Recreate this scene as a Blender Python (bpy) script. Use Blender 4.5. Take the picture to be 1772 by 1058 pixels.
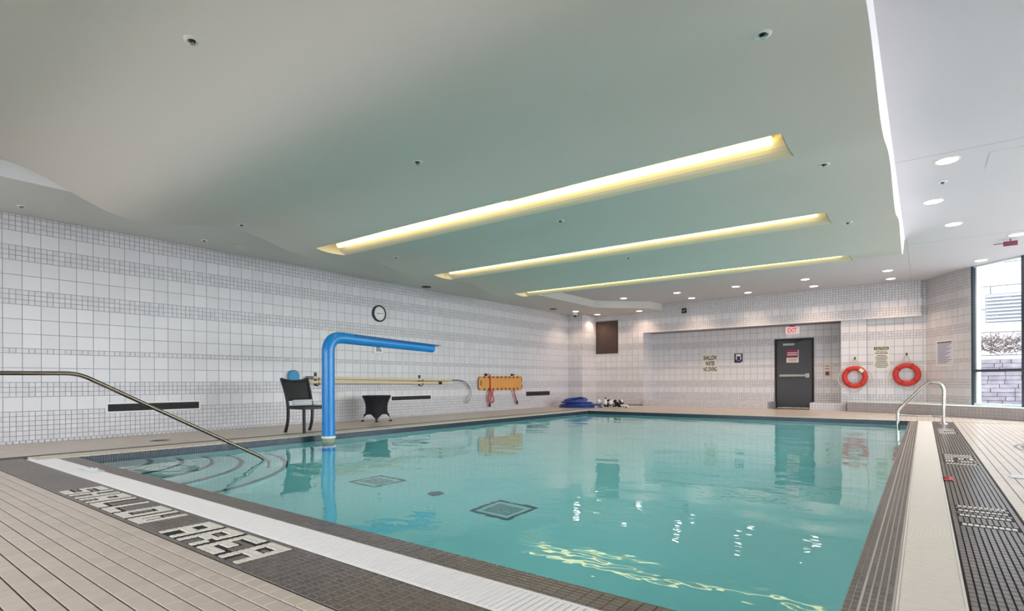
import bpy, bmesh, math, random
import numpy as np
from mathutils import Matrix, Vector

random.seed(7)
for o in list(bpy.data.objects):
    bpy.data.objects.remove(o)
SC = bpy.context.scene
COL = SC.collection

# ------------------------------------------------------------------ camera
F_PX, YAW, ROLL, HOR, EYE = 939.6, 0.648683, -0.0043404, 661.47, 0.845
_s, _c = math.sin(YAW), math.cos(YAW)
FWD = Vector((-_s, _c, 0)); RGT = Vector((_c, _s, 0)); UP = Vector((0, 0, 1))
rc = RGT * math.cos(ROLL) + UP * math.sin(ROLL)
uc = UP * math.cos(ROLL) - RGT * math.sin(ROLL)
cam_d = bpy.data.cameras.new('camera')
cam_d.sensor_width = 36.0
cam_d.lens = F_PX * 36.0 / 1772.0
cam_d.shift_y = (HOR - 529.0) / 1772.0
cam_d.clip_start, cam_d.clip_end = 0.02, 300
cam = bpy.data.objects.new('camera', cam_d)
cam.matrix_world = Matrix(((rc.x, uc.x, -FWD.x, 0), (rc.y, uc.y, -FWD.y, 0), (rc.z, uc.z, -FWD.z, EYE), (0, 0, 0, 1)))
COL.objects.link(cam)
SC.camera = cam

# ------------------------------------------------------------------ world, exposure
SC.view_settings.view_transform = 'Standard'
SC.view_settings.look = 'None'
SC.view_settings.gamma = 1.0
SC.view_settings.use_curve_mapping = False
SC.view_settings.exposure = 0.22
SKY = 7.5
W = bpy.data.worlds.new('overcast_sky'); SC.world = W
W.use_nodes = True
bg = W.node_tree.nodes['Background']
bg.inputs[0].default_value = (0.93, 0.96, 1.03, 1)
bg.inputs[1].default_value = SKY
SC.cycles.use_adaptive_sampling = True
SC.cycles.adaptive_threshold = 0.03
SC.cycles.max_bounces = 8
SC.cycles.diffuse_bounces = 4
SC.cycles.glossy_bounces = 4
SC.cycles.transmission_bounces = 6
SC.cycles.transparent_max_bounces = 8
SC.cycles.sample_clamp_indirect = 10.0
SC.cycles.sample_clamp_direct = 0.0
SC.cycles.use_denoising = True
SC.cycles.blur_glossy = 0.6
LENS_STR = 3.3        # fluorescent lenses in the ceiling slots
SPOT_W = 85.0         # warm downlights along the far wall
DISC_STR = 9.0

# ------------------------------------------------------------------ helpers
def srgb(r, g, b):
    f = lambda v: (v / 255 / 12.92) if v <= 10 else ((v / 255 + 0.055) / 1.055) ** 2.4
    return (f(r), f(g), f(b), 1.0)

def mat(name, col, rough=0.5, metal=0.0, spec=0.5, var=0.0, noise=None, bump=None, emit=None):
    m = bpy.data.materials.new(name); m.use_nodes = True
    nt = m.node_tree; p = nt.nodes['Principled BSDF']
    p.inputs['Base Color'].default_value = col
    p.inputs['Roughness'].default_value = rough
    p.inputs['Metallic'].default_value = metal
    p.inputs['Specular IOR Level'].default_value = spec
    src = None
    if var > 0:      # each piece a slightly different tone
        geo = nt.nodes.new('ShaderNodeNewGeometry'); oi = nt.nodes.new('ShaderNodeObjectInfo')
        add = nt.nodes.new('ShaderNodeMath'); add.operation = 'ADD'
        fr = nt.nodes.new('ShaderNodeMath'); fr.operation = 'FRACT'
        nt.links.new(geo.outputs['Random Per Island'], add.inputs[0])
        nt.links.new(oi.outputs['Random'], add.inputs[1])
        nt.links.new(add.outputs[0], fr.inputs[0])
        mr = nt.nodes.new('ShaderNodeMapRange')
        mr.inputs['To Min'].default_value = 1 - var; mr.inputs['To Max'].default_value = 1 + var
        nt.links.new(fr.outputs[0], mr.inputs['Value'])
        mx = nt.nodes.new('ShaderNodeVectorMath'); mx.operation = 'SCALE'
        mx.inputs[0].default_value = col[:3]
        nt.links.new(mr.outputs[0], mx.inputs['Scale'])
        src = mx.outputs[0]
    if noise:        # (scale, amount): soft mottling of the surface itself
        tc = nt.nodes.new('ShaderNodeTexCoord')
        nz = nt.nodes.new('ShaderNodeTexNoise'); nz.inputs['Scale'].default_value = noise[0]; nz.inputs['Detail'].default_value = 4
        nt.links.new(tc.outputs['Object'], nz.inputs['Vector'])
        mr2 = nt.nodes.new('ShaderNodeMapRange'); mr2.inputs['From Min'].default_value = 0.3; mr2.inputs['From Max'].default_value = 0.7
        mr2.inputs['To Min'].default_value = 1 - noise[1]; mr2.inputs['To Max'].default_value = 1 + noise[1]
        nt.links.new(nz.outputs['Fac'], mr2.inputs['Value'])
        mx2 = nt.nodes.new('ShaderNodeVectorMath'); mx2.operation = 'SCALE'
        if src: nt.links.new(src, mx2.inputs[0])
        else: mx2.inputs[0].default_value = col[:3]
        nt.links.new(mr2.outputs[0], mx2.inputs['Scale'])
        src = mx2.outputs[0]
    if src: nt.links.new(src, p.inputs['Base Color'])
    if bump:         # (scale, strength)
        tc = nt.nodes.new('ShaderNodeTexCoord')
        nz = nt.nodes.new('ShaderNodeTexNoise'); nz.inputs['Scale'].default_value = bump[0]; nz.inputs['Detail'].default_value = 3
        nt.links.new(tc.outputs['Object'], nz.inputs['Vector'])
        b = nt.nodes.new('ShaderNodeBump'); b.inputs['Strength'].default_value = bump[1]; b.inputs['Distance'].default_value = 0.01
        nt.links.new(nz.outputs['Fac'], b.inputs['Height'])
        nt.links.new(b.outputs[0], p.inputs['Normal'])
    if emit:
        p.inputs['Emission Color'].default_value = emit[0]
        p.inputs['Emission Strength'].default_value = emit[1]
    return m

class MB:
    def __init__(s): s.v = []; s.f = []
    def quad(s, a, b, c, d):
        n = len(s.v); s.v += [tuple(a), tuple(b), tuple(c), tuple(d)]; s.f.append((n, n+1, n+2, n+3)); return s
    def box(s, x0, x1, y0, y1, z0, z1):
        n = len(s.v)
        s.v += [(x, y, z) for z in (z0, z1) for y in (y0, y1) for x in (x0, x1)]
        s.f += [tuple(n+i for i in q) for q in ((0,2,3,1),(4,5,7,6),(0,1,5,4),(2,6,7,3),(0,4,6,2),(1,3,7,5))]
        return s
    def obox(s, c, u, v, w):     # centre and three half-vectors
        c, u, v, w = Vector(c), Vector(u), Vector(v), Vector(w); n = len(s.v)
        if u.cross(v).dot(w) < 0: w = -w
        for k in (-1, 1):
            for j in (-1, 1):
                for i in (-1, 1): s.v.append(tuple(c + u*i + v*j + w*k))
        s.f += [tuple(n+i for i in q) for q in ((0,2,3,1),(4,5,7,6),(0,1,5,4),(2,6,7,3),(0,4,6,2),(1,3,7,5))]
        return s
    def prism(s, poly, z0, z1):
        a = sum(poly[i][0]*poly[(i+1)%len(poly)][1]-poly[(i+1)%len(poly)][0]*poly[i][1] for i in range(len(poly)))
        if a < 0: poly = poly[::-1]
        n = len(s.v); k = len(poly)
        s.v += [(x, y, z0) for x, y in poly] + [(x, y, z1) for x, y in poly]
        s.f.append(tuple(n+i for i in reversed(range(k)))); s.f.append(tuple(n+k+i for i in range(k)))
        for i in range(k):
            j = (i+1) % k; s.f.append((n+i, n+j, n+k+j, n+k+i))
        return s
    def prism_on(s, poly, O, u, v, w, t):   # polygon in plane (O,u,v) pushed out along w by t
        O, u, v, w = Vector(O), Vector(u), Vector(v), Vector(w); n = len(s.v); k = len(poly)
        s.v += [tuple(O+u*a+v*b) for a, b in poly] + [tuple(O+u*a+v*b+w*t) for a, b in poly]
        s.f.append(tuple(n+i for i in reversed(range(k)))); s.f.append(tuple(n+k+i for i in range(k)))
        for i in range(k):
            j = (i+1) % k; s.f.append((n+i, n+j, n+k+j, n+k+i))
        return s
    def tube(s, path, r, n=12, closed=False, caps=True):
        P = [Vector(p) for p in path]; m = len(P)
        R = list(r) if hasattr(r, '__len__') else [r]*m
        T = []
        for i in range(m):
            if closed: t = P[(i+1)%m]-P[i-1]
            else: t = P[min(i+1, m-1)]-P[max(i-1, 0)]
            T.append(t.normalized())
        a = Vector((0,0,1)) if abs(T[0].z) < 0.9 else Vector((1,0,0))
        N = (a - T[0]*a.dot(T[0])).normalized(); base = len(s.v)
        for i in range(m):
            N = (N - T[i]*N.dot(T[i])).normalized(); B = T[i].cross(N)
            for k in range(n):
                an = 2*math.pi*k/n
                s.v.append(tuple(P[i] + (N*math.cos(an)+B*math.sin(an))*R[i]))
        for i in range(m if closed else m-1):
            i2 = (i+1) % m
            for k in range(n):
                k2 = (k+1) % n
                s.f.append((base+i*n+k, base+i*n+k2, base+i2*n+k2, base+i2*n+k))
        if caps and not closed:
            s.f.append(tuple(base+k for k in reversed(range(n))))
            s.f.append(tuple(base+(m-1)*n+k for k in range(n)))
        return s
    def lathe(s, prof, O=(0,0,0), axis='z', n=24):
        O = Vector(O)
        A = {'z': (Vector((1,0,0)), Vector((0,1,0)), Vector((0,0,1))), 'x': (Vector((0,1,0)), Vector((0,0,1)), Vector((1,0,0))),
             'y': (Vector((0,0,1)), Vector((1,0,0)), Vector((0,1,0)))}[axis] if isinstance(axis, str) else axis
        u, v, w = A; base = len(s.v); m = len(prof)
        for r, h in prof:
            for k in range(n):
                an = 2*math.pi*k/n
                s.v.append(tuple(O + u*(r*math.cos(an)) + v*(r*math.sin(an)) + w*h))
        for i in range(m-1):
            for k in range(n):
                k2 = (k+1) % n
                s.f.append((base+i*n+k, base+i*n+k2, base+(i+1)*n+k2, base+(i+1)*n+k))
        s.f.append(tuple(base+k for k in reversed(range(n))))
        s.f.append(tuple(base+(m-1)*n+k for k in range(n)))
        return s
    def mesh(s, name, m=None, off=(0,0,0), smooth=False):
        me = bpy.data.meshes.new(name)
        v = [(a-off[0], b-off[1], c-off[2]) for a, b, c in s.v]
        me.from_pydata(v, [], s.f)
        if m: me.materials.append(m)
        if smooth:
            me.polygons.foreach_set('use_smooth', [True]*len(me.polygons))
        me.update()
        return me
    def build(s, name, m, parent=None, smooth=False, bevel=0, origin=None, angle=40):
        off = wloc(parent) if parent else (origin or (0,0,0))
        me = s.mesh(name, m, off, smooth)
        o = bpy.data.objects.new(name, me); COL.objects.link(o)
        if parent: o.parent = parent
        elif origin: o.location = origin
        if smooth:
            me.set_sharp_from_angle(angle=math.radians(angle))
        if bevel:
            b = o.modifiers.new('bevel', 'BEVEL'); b.width = bevel; b.segments = 2; b.limit_method = 'ANGLE'
        return o

def wloc(o):
    p = Vector((0,0,0))
    while o: p += o.location; o = o.parent
    return tuple(p)

def tag(o, label=None, cat=None, group=None, kind=None):
    if label: o['label'] = label
    if cat: o['category'] = cat
    if group: o['group'] = group
    if kind: o['kind'] = kind
    return o

def thing(name, label, cat, loc, group=None, kind=None, parent=None):
    o = bpy.data.objects.new(name, None); COL.objects.link(o); o.location = loc
    o.empty_display_size = 0.05
    if parent: o.parent = parent; o.location = Vector(loc)-Vector(wloc(parent))
    return tag(o, label, cat, group, kind)

def bez(pts, per=8):          # Catmull-Rom through points
    P = [Vector(p) for p in pts]; out = []
    for i in range(len(P)-1):
        p0, p1, p2, p3 = P[max(i-1,0)], P[i], P[i+1], P[min(i+2,len(P)-1)]
        for k in range(per):
            t = k/per
            out.append(0.5*((2*p1)+(p2-p0)*t+(2*p0-5*p1+4*p2-p3)*t*t+(3*p1-p0-3*p2+p3)*t**3))
    out.append(P[-1]); return out

def fillet(pts, r, n=6):      # polyline with rounded corners
    P = [Vector(p) for p in pts]; out = [P[0]]
    for i in range(1, len(P)-1):
        a = (P[i-1]-P[i]); b = (P[i+1]-P[i]); ra = min(r, a.length*0.49, b.length*0.49)
        s0 = P[i]+a.normalized()*ra; s1 = P[i]+b.normalized()*ra
        for k in range(n+1):
            t = k/n; out.append(s0*(1-t)**2+P[i]*2*t*(1-t)+s1*t*t)
    out.append(P[-1]); return out

_txt_cache = {}
def text_mb(body, height, O, u, v, w, width=None, bold=0.0, align='CENTER'):
    """lettering as flat raised geometry on plane (O,u,v), normal w; cap height given"""
    cu = bpy.data.curves.new('lettering', 'FONT'); cu.body = body; cu.align_x = align
    cu.size = 1.0; cu.offset = bold; cu.extrude = 0.0; cu.resolution_u = 3
    ob = bpy.data.objects.new('lettering_tmp', cu); COL.objects.link(ob)
    dg = bpy.context.evaluated_depsgraph_get(); dg.update()
    me = bpy.data.meshes.new_from_object(ob.evaluated_get(dg))
    bpy.data.objects.remove(ob)
    xs = [q.co.x for q in me.vertices]; 
    w0 = (max(xs)-min(xs)) or 1; mid = (max(xs)+min(xs))/2
    sy = height/0.72; sx = (width/w0) if width else sy
    O, u, v, w = Vector(O), Vector(u), Vector(v), Vector(w)
    mb = MB()
    mb.v = [tuple(O + u*((q.co.x-(mid if align=='CENTER' else min(xs)))*sx) + v*(q.co.y*sy) + w*0.0015) for q in me.vertices]
    mb.f = [tuple(p.vertices) for p in me.polygons]
    bpy.data.meshes.remove(me)
    return mb

def project(p):
    d = Vector(p)-Vector((0,0,EYE)); z = d.dot(FWD)
    if z < 0.1: return None
    a = F_PX*d.dot(RGT)/z; b = -F_PX*d.dot(UP)/z
    return 886+a*math.cos(ROLL)-b*math.sin(ROLL), HOR+a*math.sin(ROLL)+b*math.cos(ROLL), z

# ------------------------------------------------------------------ materials
M = {}
M['tile_wall'] = mat('glazed_wall_tile', srgb(220, 216, 218), 0.32, var=0.035, noise=(1.3, 0.02))
M['tile_small'] = mat('glazed_mosaic_tile', srgb(212, 208, 211), 0.34, var=0.06)
M['grout_wall'] = mat('grey_wall_grout', srgb(152, 151, 154), 0.9)
M['tile_deck'] = mat('beige_deck_tile', srgb(202, 185, 170), 0.3, var=0.05, noise=(2.0, 0.04))
M['grout_deck'] = mat('brown_deck_grout', srgb(78, 64, 54), 0.9)
M['tile_dark'] = mat('dark_brown_mosaic', srgb(98, 85, 77), 0.28, var=0.16, noise=(1.5, 0.12))
M['grout_dark'] = mat('dark_band_grout', srgb(40, 36, 34), 0.9)
M['grout_light'] = mat('pale_band_grout', srgb(236, 228, 220), 0.9)
M['tile_letter'] = mat('cream_letter_tile', srgb(226, 218, 206), 0.35, var=0.04)
M['coping'] = mat('cream_coping_tile', srgb(214, 202, 186), 0.45, var=0.04)
M['grate'] = mat('white_plastic_grate', srgb(250, 244, 242), 0.5, noise=(0.8, 0.02))
M['grate_cream'] = mat('cream_plastic_grate', srgb(230, 219, 206), 0.5, noise=(0.8, 0.04))
M['black_void'] = mat('dark_drain_recess', srgb(92, 84, 78), 0.9)
M['paint_wave'] = mat('sage_grey_ceiling_paint', srgb(218, 211, 203), 0.85, noise=(0.25, 0.02), bump=(90, 0.08))
M['paint_white'] = mat('white_ceiling_paint', srgb(206, 205, 209), 0.85, bump=(90, 0.06))
M['paint_fascia'] = mat('bright_white_fascia_paint', srgb(238, 237, 240), 0.85)
M['paint_soffit'] = mat('grey_soffit_paint', srgb(212, 210, 205), 0.85, bump=(90, 0.06))
M['pool'] = mat('pale_pool_plaster', srgb(244, 253, 253), 0.7, noise=(0.7, 0.02))
M['pool_nose'] = mat('dark_step_edge_tile', srgb(62, 84, 90), 0.4)
M['drain_slat'] = mat('grey_drain_slat', srgb(150, 172, 172), 0.5)
M['drain_frame'] = mat('slate_drain_frame', srgb(76, 96, 100), 0.5)
M['blue_mosaic'] = mat('navy_waterline_mosaic', srgb(38, 52, 66), 0.25, var=0.3)
M['waterline_grout'] = mat('dark_waterline_grout', srgb(70, 82, 92), 0.8)
M['steel'] = mat('brushed_stainless_steel', srgb(196, 190, 182), 0.22, metal=1.0)
M['bronze'] = mat('tarnished_steel_rail', srgb(122, 112, 100), 0.25, metal=1.0)
M['blue'] = mat('glossy_blue_fibreglass', srgb(28, 132, 206), 0.25, noise=(1.5, 0.03))
M['stain'] = mat('limescale_stained_base', srgb(150, 152, 122), 0.6, noise=(12, 0.2))
M['blue_dark'] = mat('dark_blue_plastic', srgb(18, 82, 140), 0.35)
M['teal_foam'] = mat('faded_blue_foam', srgb(58, 142, 184), 0.5)
M['black'] = mat('black_resin', srgb(34, 32, 33), 0.5)
M['weave'] = mat('black_woven_sling', srgb(44, 43, 46), 0.6, bump=(260, 0.5))
M['spandex'] = mat('black_stretch_fabric', srgb(22, 20, 26), 0.75, bump=(40, 0.15))
M['white'] = mat('white_plastic', srgb(236, 234, 230), 0.45)
M['towel'] = mat('white_terry_towel', srgb(220, 222, 226), 0.95, bump=(120, 0.5))
M['cream'] = mat('cream_fibreglass_pole', srgb(226, 208, 168), 0.4)
M['grey_light'] = mat('satin_grey_metal', srgb(168, 168, 170), 0.45, metal=0.4)
M['grey_metal'] = mat('grey_metal', srgb(120, 122, 128), 0.35, metal=0.8)
M['chrome'] = mat('chrome', srgb(214, 214, 216), 0.12, metal=1.0)
M['orange'] = mat('orange_plastic_board', srgb(222, 156, 80), 0.4, noise=(3, 0.05))
M['red_strap'] = mat('red_webbing', srgb(186, 46, 40), 0.8)
M['red'] = mat('orange_red_ring_vinyl', srgb(198, 52, 42), 0.5)
M['rope'] = mat('white_grab_rope', srgb(214, 198, 182), 0.8)
M['brown'] = mat('brown_mesh_grille', srgb(92, 78, 74), 0.95, noise=(8, 0.08), spec=0.1)
M['brown_dark'] = mat('dark_brown_frame', srgb(64, 50, 44), 0.5)
M['door'] = mat('charcoal_door_paint', srgb(58, 55, 58), 0.4, noise=(1.2, 0.05))
M['sign_white'] = mat('cream_sign_face', srgb(226, 220, 206), 0.5)
M['notice'] = mat('pale_lavender_paper', srgb(216, 216, 226), 0.6)
M['ink'] = mat('black_ink', srgb(20, 18, 18), 0.6)
M['ink_grey'] = mat('grey_ink', srgb(120, 120, 150), 0.6)
M['navy'] = mat('navy_sign_face', srgb(34, 40, 64), 0.5)
M['sign_red'] = mat('red_sign_face', srgb(168, 32, 72), 0.5)
M['maroon'] = mat('maroon_plastic', srgb(110, 30, 60), 0.5)
M['exit_face'] = mat('exit_sign_face', srgb(240, 214, 210), 0.5, emit=((1, 0.85, 0.82, 1), 0.25))
M['exit_red'] = mat('exit_sign_letter', srgb(205, 40, 44), 0.5, emit=((0.8, 0.04, 0.05, 1), 0.5))
M['cream_reflector'] = mat('cream_yellow_reflector', srgb(246, 226, 196), 0.5)
M['end_grey'] = mat('grey_end_cap', srgb(118, 112, 92), 0.6)
M['lens'] = mat('fluorescent_lens', (1, 0.95, 0.75, 1), 0.4, emit=((1.0, 0.86, 0.34, 1), LENS_STR))
M['disc'] = mat('downlight_lens', (1, 1, 1, 1), 0.4, emit=((1.0, 0.95, 0.9, 1), DISC_STR))
M['hose_blue'] = mat('royal_blue_vacuum_hose', srgb(38, 68, 150), 0.4)
M['frame_dark'] = mat('slate_window_frame', srgb(70, 78, 88), 0.4, metal=0.3)
M['frame_white'] = mat('white_window_reveal', srgb(226, 238, 238), 0.5)
M['stone_sill'] = mat('grey_curb_tile', srgb(178, 172, 172), 0.4, var=0.05)
M['facade'] = mat('pale_grey_concrete_panel', srgb(158, 158, 160), 0.8, noise=(0.6, 0.02))
M['facade_joint'] = mat('grey_panel_joint', srgb(104, 106, 112), 0.9)
M['louver'] = mat('grey_louver_metal', srgb(140, 143, 148), 0.5)
M['stone'] = mat('grey_purple_stone', srgb(112, 107, 114), 0.9, var=0.12, noise=(5, 0.25))
M['stone_joint'] = mat('stone_mortar', srgb(98, 94, 100), 0.9)
M['twig'] = mat('bare_brown_twig', srgb(92, 80, 78), 0.9)
M['snow'] = mat('wet_grey_paving', srgb(190, 188, 188), 0.9, noise=(0.8, 0.05))
M['pane_teal'] = mat('teal_window_glass', srgb(96, 190, 200), 0.1)
M['room_plain'] = mat('white_wall_paint', srgb(206, 204, 202), 0.8)
M['pink_cloth'] = mat('faded_red_cloth', srgb(176, 84, 84), 0.9)

def glass_pane():
    m = bpy.data.materials.new('clear_window_glass'); m.use_nodes = True; nt = m.node_tree
    nt.nodes.remove(nt.nodes['Principled BSDF'])
    tr = nt.nodes.new('ShaderNodeBsdfTransparent'); tr.inputs[0].default_value = (0.93, 0.97, 0.96, 1)
    gl = nt.nodes.new('ShaderNodeBsdfGlossy'); gl.inputs['Roughness'].default_value = 0.02
    fr = nt.nodes.new('ShaderNodeFresnel'); fr.inputs['IOR'].default_value = 1.45
    mx = nt.nodes.new('ShaderNodeMixShader')
    nt.links.new(fr.outputs[0], mx.inputs[0]); nt.links.new(tr.outputs[0], mx.inputs[1]); nt.links.new(gl.outputs[0], mx.inputs[2])
    nt.links.new(mx.outputs[0], nt.nodes['Material Output'].inputs['Surface'])
    return m
M['pane'] = glass_pane()

def water_mat():
    m = bpy.data.materials.new('turquoise_pool_water'); m.use_nodes = True; nt = m.node_tree
    nt.nodes.remove(nt.nodes['Principled BSDF'])
    g = nt.nodes.new('ShaderNodeBsdfGlass'); g.inputs['IOR'].default_value = 1.333; g.inputs['Roughness'].default_value = 0.0
    ab = nt.nodes.new('ShaderNodeVolumeAbsorption'); ab.inputs['Color'].default_value = (0.27, 0.985, 1.0, 1); ab.inputs['Density'].default_value = 0.45
    tc = nt.nodes.new('ShaderNodeTexCoord')
    mp = nt.nodes.new('ShaderNodeMapping'); mp.inputs['Scale'].default_value = (1.0, 1.5, 1.0); mp.inputs['Rotation'].default_value = (0, 0, 0.5)
    n1 = nt.nodes.new('ShaderNodeTexNoise'); n1.inputs['Scale'].default_value = 1.1; n1.inputs['Detail'].default_value = 1.5
    n2 = nt.nodes.new('ShaderNodeTexNoise'); n2.inputs['Scale'].default_value = 7.5; n2.inputs['Detail'].default_value = 1.0
    nt.links.new(tc.outputs['Object'], mp.inputs['Vector'])
    nt.links.new(mp.outputs[0], n1.inputs['Vector']); nt.links.new(mp.outputs[0], n2.inputs['Vector'])
    b1 = nt.nodes.new('ShaderNodeBump'); b1.inputs['Strength'].default_value = 0.55; b1.inputs['Distance'].default_value = 0.022
    b2 = nt.nodes.new('ShaderNodeBump'); b2.inputs['Strength'].default_value = 0.28; b2.inputs['Distance'].default_value = 0.0042
    nt.links.new(n1.outputs['Fac'], b1.inputs['Height']); nt.links.new(n2.outputs['Fac'], b2.inputs['Height'])
    nt.links.new(b1.outputs[0], b2.inputs['Normal']); nt.links.new(b2.outputs[0], g.inputs['Normal'])
    out = nt.nodes['Material Output']
    nt.links.new(g.outputs[0], out.inputs['Surface']); nt.links.new(ab.outputs[0], out.inputs['Volume'])
    return m
M['water'] = water_mat()

# ------------------------------------------------------------------ key dimensions (metres; X right, Y away, Z up; deck = 0)
XW = -10.2                       # left wall
PX0, PX1, PY0, PY1 = -7.82, -0.247, 1.96, 14.0      # pool
WZ, PZ = -0.09, -1.15            # water surface, pool floor
YB, YR = 17.85, 18.7             # far wall plane, recess plane
ZC, ZS = 3.48, 3.25              # upper ceiling, left soffit
U = 0.0691                       # small tile module
YN, XE = -3.0, 4.7               # wall behind the camera, right-hand glazing
GLZ = [(0.06, 18.0), (0.884, 16.52), (1.695, 15.65), (2.75, 14.45), (3.7, 12.9), (4.35, 11.0), (4.65, 8.8), (4.7, 6.2), (4.7, 3.4), (4.7, 0.6), (4.7, YN)]

def tile_mb(mb, O, u, v, n, rects, t=0.004, ch=0.0015):
    """bevelled tile slabs on plane (O,u,v), normal n"""
    O, u, v, n = Vector(O), Vector(u), Vector(v), Vector(n)
    for a, b, w, h in rects:
        k = len(mb.v)
        for (p, q, z) in ((a,b,0),(a+w,b,0),(a+w,b+h,0),(a,b+h,0),(a+ch,b+ch,t),(a+w-ch,b+ch,t),(a+w-ch,b+h-ch,t),(a+ch,b+h-ch,t)):
            mb.v.append(tuple(O+u*p+v*q+n*z))
        mb.f += [(k+4,k+5,k+6,k+7),(k,k+1,k+5,k+4),(k+1,k+2,k+6,k+5),(k+2,k+3,k+7,k+6),(k+3,k,k+4,k+7)]

_tile_mesh = {}
def tile_obj(name, O, u, v, n, w, h, m, parent, t=0.004, ch=0.0015):
    """one tile as an object of its own, sharing mesh data with its like"""
    key = (name, round(w, 4), round(h, 4), m.name)
    if key not in _tile_mesh:
        mb = MB(); tile_mb(mb, (0,0,0), (1,0,0), (0,1,0), (0,0,1), [(0,0,w,h)], t, ch)
        _tile_mesh[key] = mb.mesh(name, m)
    o = bpy.data.objects.new(name, _tile_mesh[key]); COL.objects.link(o)
    u, v, n, O = Vector(u), Vector(v), Vector(n), Vector(O)
    o.parent = parent
    o.matrix_local = Matrix(((u.x,v.x,n.x,O.x),(u.y,v.y,n.y,O.y),(u.z,v.z,n.z,O.z),(0,0,0,1)))
    return o

# wall tile courses from the deck up: (bottom, height, large?)
COURSES = []
z = 0.04
for nrow, big in ((6,0),(1,1),(3,0),(2,1),(1,0),(3,1),(3,0),(2,1),(3,0),(1,1),(8,0)):
    for _ in range(nrow):
        hgt = 3*U if big else U
        COURSES.append((z, hgt, big)); z += hgt
GAP = 0.0065
def wall_tiles(O, u, n, length, z0, z1, holes=(), phase=0.0):
    """rects (a, z, w, h, big) over a wall strip, clipped to it and to the holes (a0,a1,z0,z1)"""
    out = []
    for zb, hh, big in COURSES:
        lo, hi = max(zb, z0), min(zb+hh, z1)
        if hi-lo < 0.02: continue
        wd = 3*U if big else U
        a = -phase
        while a < length-0.004:
            s0, s1 = max(a, 0), min(a+wd, length)
            a += wd
            if s1-s0 < 0.02: continue
            segs = [(s0, s1, lo, hi)]
            for (h0, h1, k0, k1) in holes:
                new = []
                for (p, q, r, s) in segs:
                    if q <= h0+1e-4 or p >= h1-1e-4 or s <= k0+1e-4 or r >= k1-1e-4: new.append((p, q, r, s)); continue
                    if p < h0: new.append((p, h0, r, s))
                    if q > h1: new.append((h1, q, r, s))
                    pp, qq = max(p, h0), min(q, h1)
                    if r < k0: new.append((pp, qq, r, k0))
                    if s > k1: new.append((pp, qq, k1, s))
                segs = new
            for (p, q, r, s) in segs:
                if q-p > 0.015 and s-r > 0.015:
                    out.append((p+GAP/2, r+GAP/2, q-p-GAP, s-r-GAP, big))
    return out

def tile_wall(parent, O, u, n, length, z0, z1, holes=(), phase=0.0, singles=0):
    rects = wall_tiles(O, u, n, length, z0, z1, holes, phase)
    O3 = Vector((O[0], O[1], 0)); u3 = Vector((u[0], u[1], 0)); n3 = Vector((n[0], n[1], 0)); v3 = Vector((0,0,1))
    single = []
    if singles:
        full = 3*U-GAP; cand = []
        for i, (a, b, w, h, big) in enumerate(rects):
            if big and abs(w-full) < 1e-4 and abs(h-full) < 1e-4:
                c = project(O3+u3*(a+w/2)+v3*(b+h/2))
                if c and -20 < c[0] < 1792 and -20 < c[1] < 1078: cand.append((c[2], i))
        cand.sort(); single = [i for _, i in cand[:singles]]
    sset = set(single)
    for i in single:
        a, b, w, h, _ = rects[i]
        tile_obj('wall_tile', O3+u3*a+v3*b, u3, v3, n3, w, h, M['tile_wall'], parent)
    big = MB(); small = MB()
    tile_mb(big, O3, u3, v3, n3, [r[:4] for i, r in enumerate(rects) if r[4] and i not in sset])
    tile_mb(small, O3, u3, v3, n3, [r[:4] for r in rects if not r[4]])
    if big.v: tag(big.build('wall_tile_field', M['tile_wall'], parent), kind='stuff')
    if small.v: tag(small.build('mosaic_tile_field', M['tile_small'], parent), kind='stuff')

# ------------------------------------------------------------------ the building shell
def struct(name, mb, m, **k):
    o = mb.build(name, m, **k); o['kind'] = 'structure'; return o

# left wall
wl = struct('wall_left', MB().box(XW-0.25, XW, YN, 17.9, -0.02, ZC), M['grout_wall'])
tile_wall(wl, (XW, YN, 0), (0, 1, 0), (1, 0, 0), 16.81-YN, 0.0, ZS, phase=0.03, singles=300)
cv = MB()
for i in range(int((16.81-YN)/0.0691)):
    tile_mb(cv, (XW+0.02, YN+i*0.0691, 0.0), (0,1,0), (-0.45,0,0.893), (0.893,0,0.45), [(0.004, 0, 0.062, 0.042)], 0.006)
tag(cv.build('cove_tile_field', M['tile_small'], wl), kind='stuff')

# far wall, corner column, recess, bulkhead
wb = MB()
wb.box(XW-0.25, -9.635, 16.81, YB+0.25, -0.02, ZC)            # corner column
wb.box(-9.635, -7.787, YB, YR+0.3, -0.02, ZC)                 # left part
wb.box(-7.787, -3.74, YR, YR+0.3, -0.02, 2.55)                # recess back, left of the door
wb.box(-2.66, -1.25, YR, YR+0.3, -0.02, 2.55)
wb.box(-3.74, -2.66, YR, YR+0.3, 2.15, 2.55)
wb.box(-1.87, -1.25, 17.93, YR, -0.02, 2.55)                  # pillar
wb.box(-1.25, 0.2, 18.0, YR+0.3, -0.02, ZC)
wb.prism([(-7.787, YB), (-0.03, YB), (0.0, 18.0), (0.0, YR+0.3), (-7.787, YR+0.3)], 2.55, ZC)   # bulkhead
wback = struct('wall_back', wb, M['grout_wall'])
tile_wall(wback, (XW, 16.81, 0), (1,0,0), (0,-1,0), 0.565, 0, ZS)
tile_wall(wback, (-9.635, 16.81, 0), (0,1,0), (1,0,0), 1.04, 0, ZS)
tile_wall(wback, (-9.635, YB, 0), (1,0,0), (0,-1,0), 1.848, 0, ZS, holes=[(0.0, 0.9, 1.86, 3.06)], singles=40)
tile_wall(wback, (-7.787, YB, 0), (0,1,0), (1,0,0), YR-YB, 0, 2.55)
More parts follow.
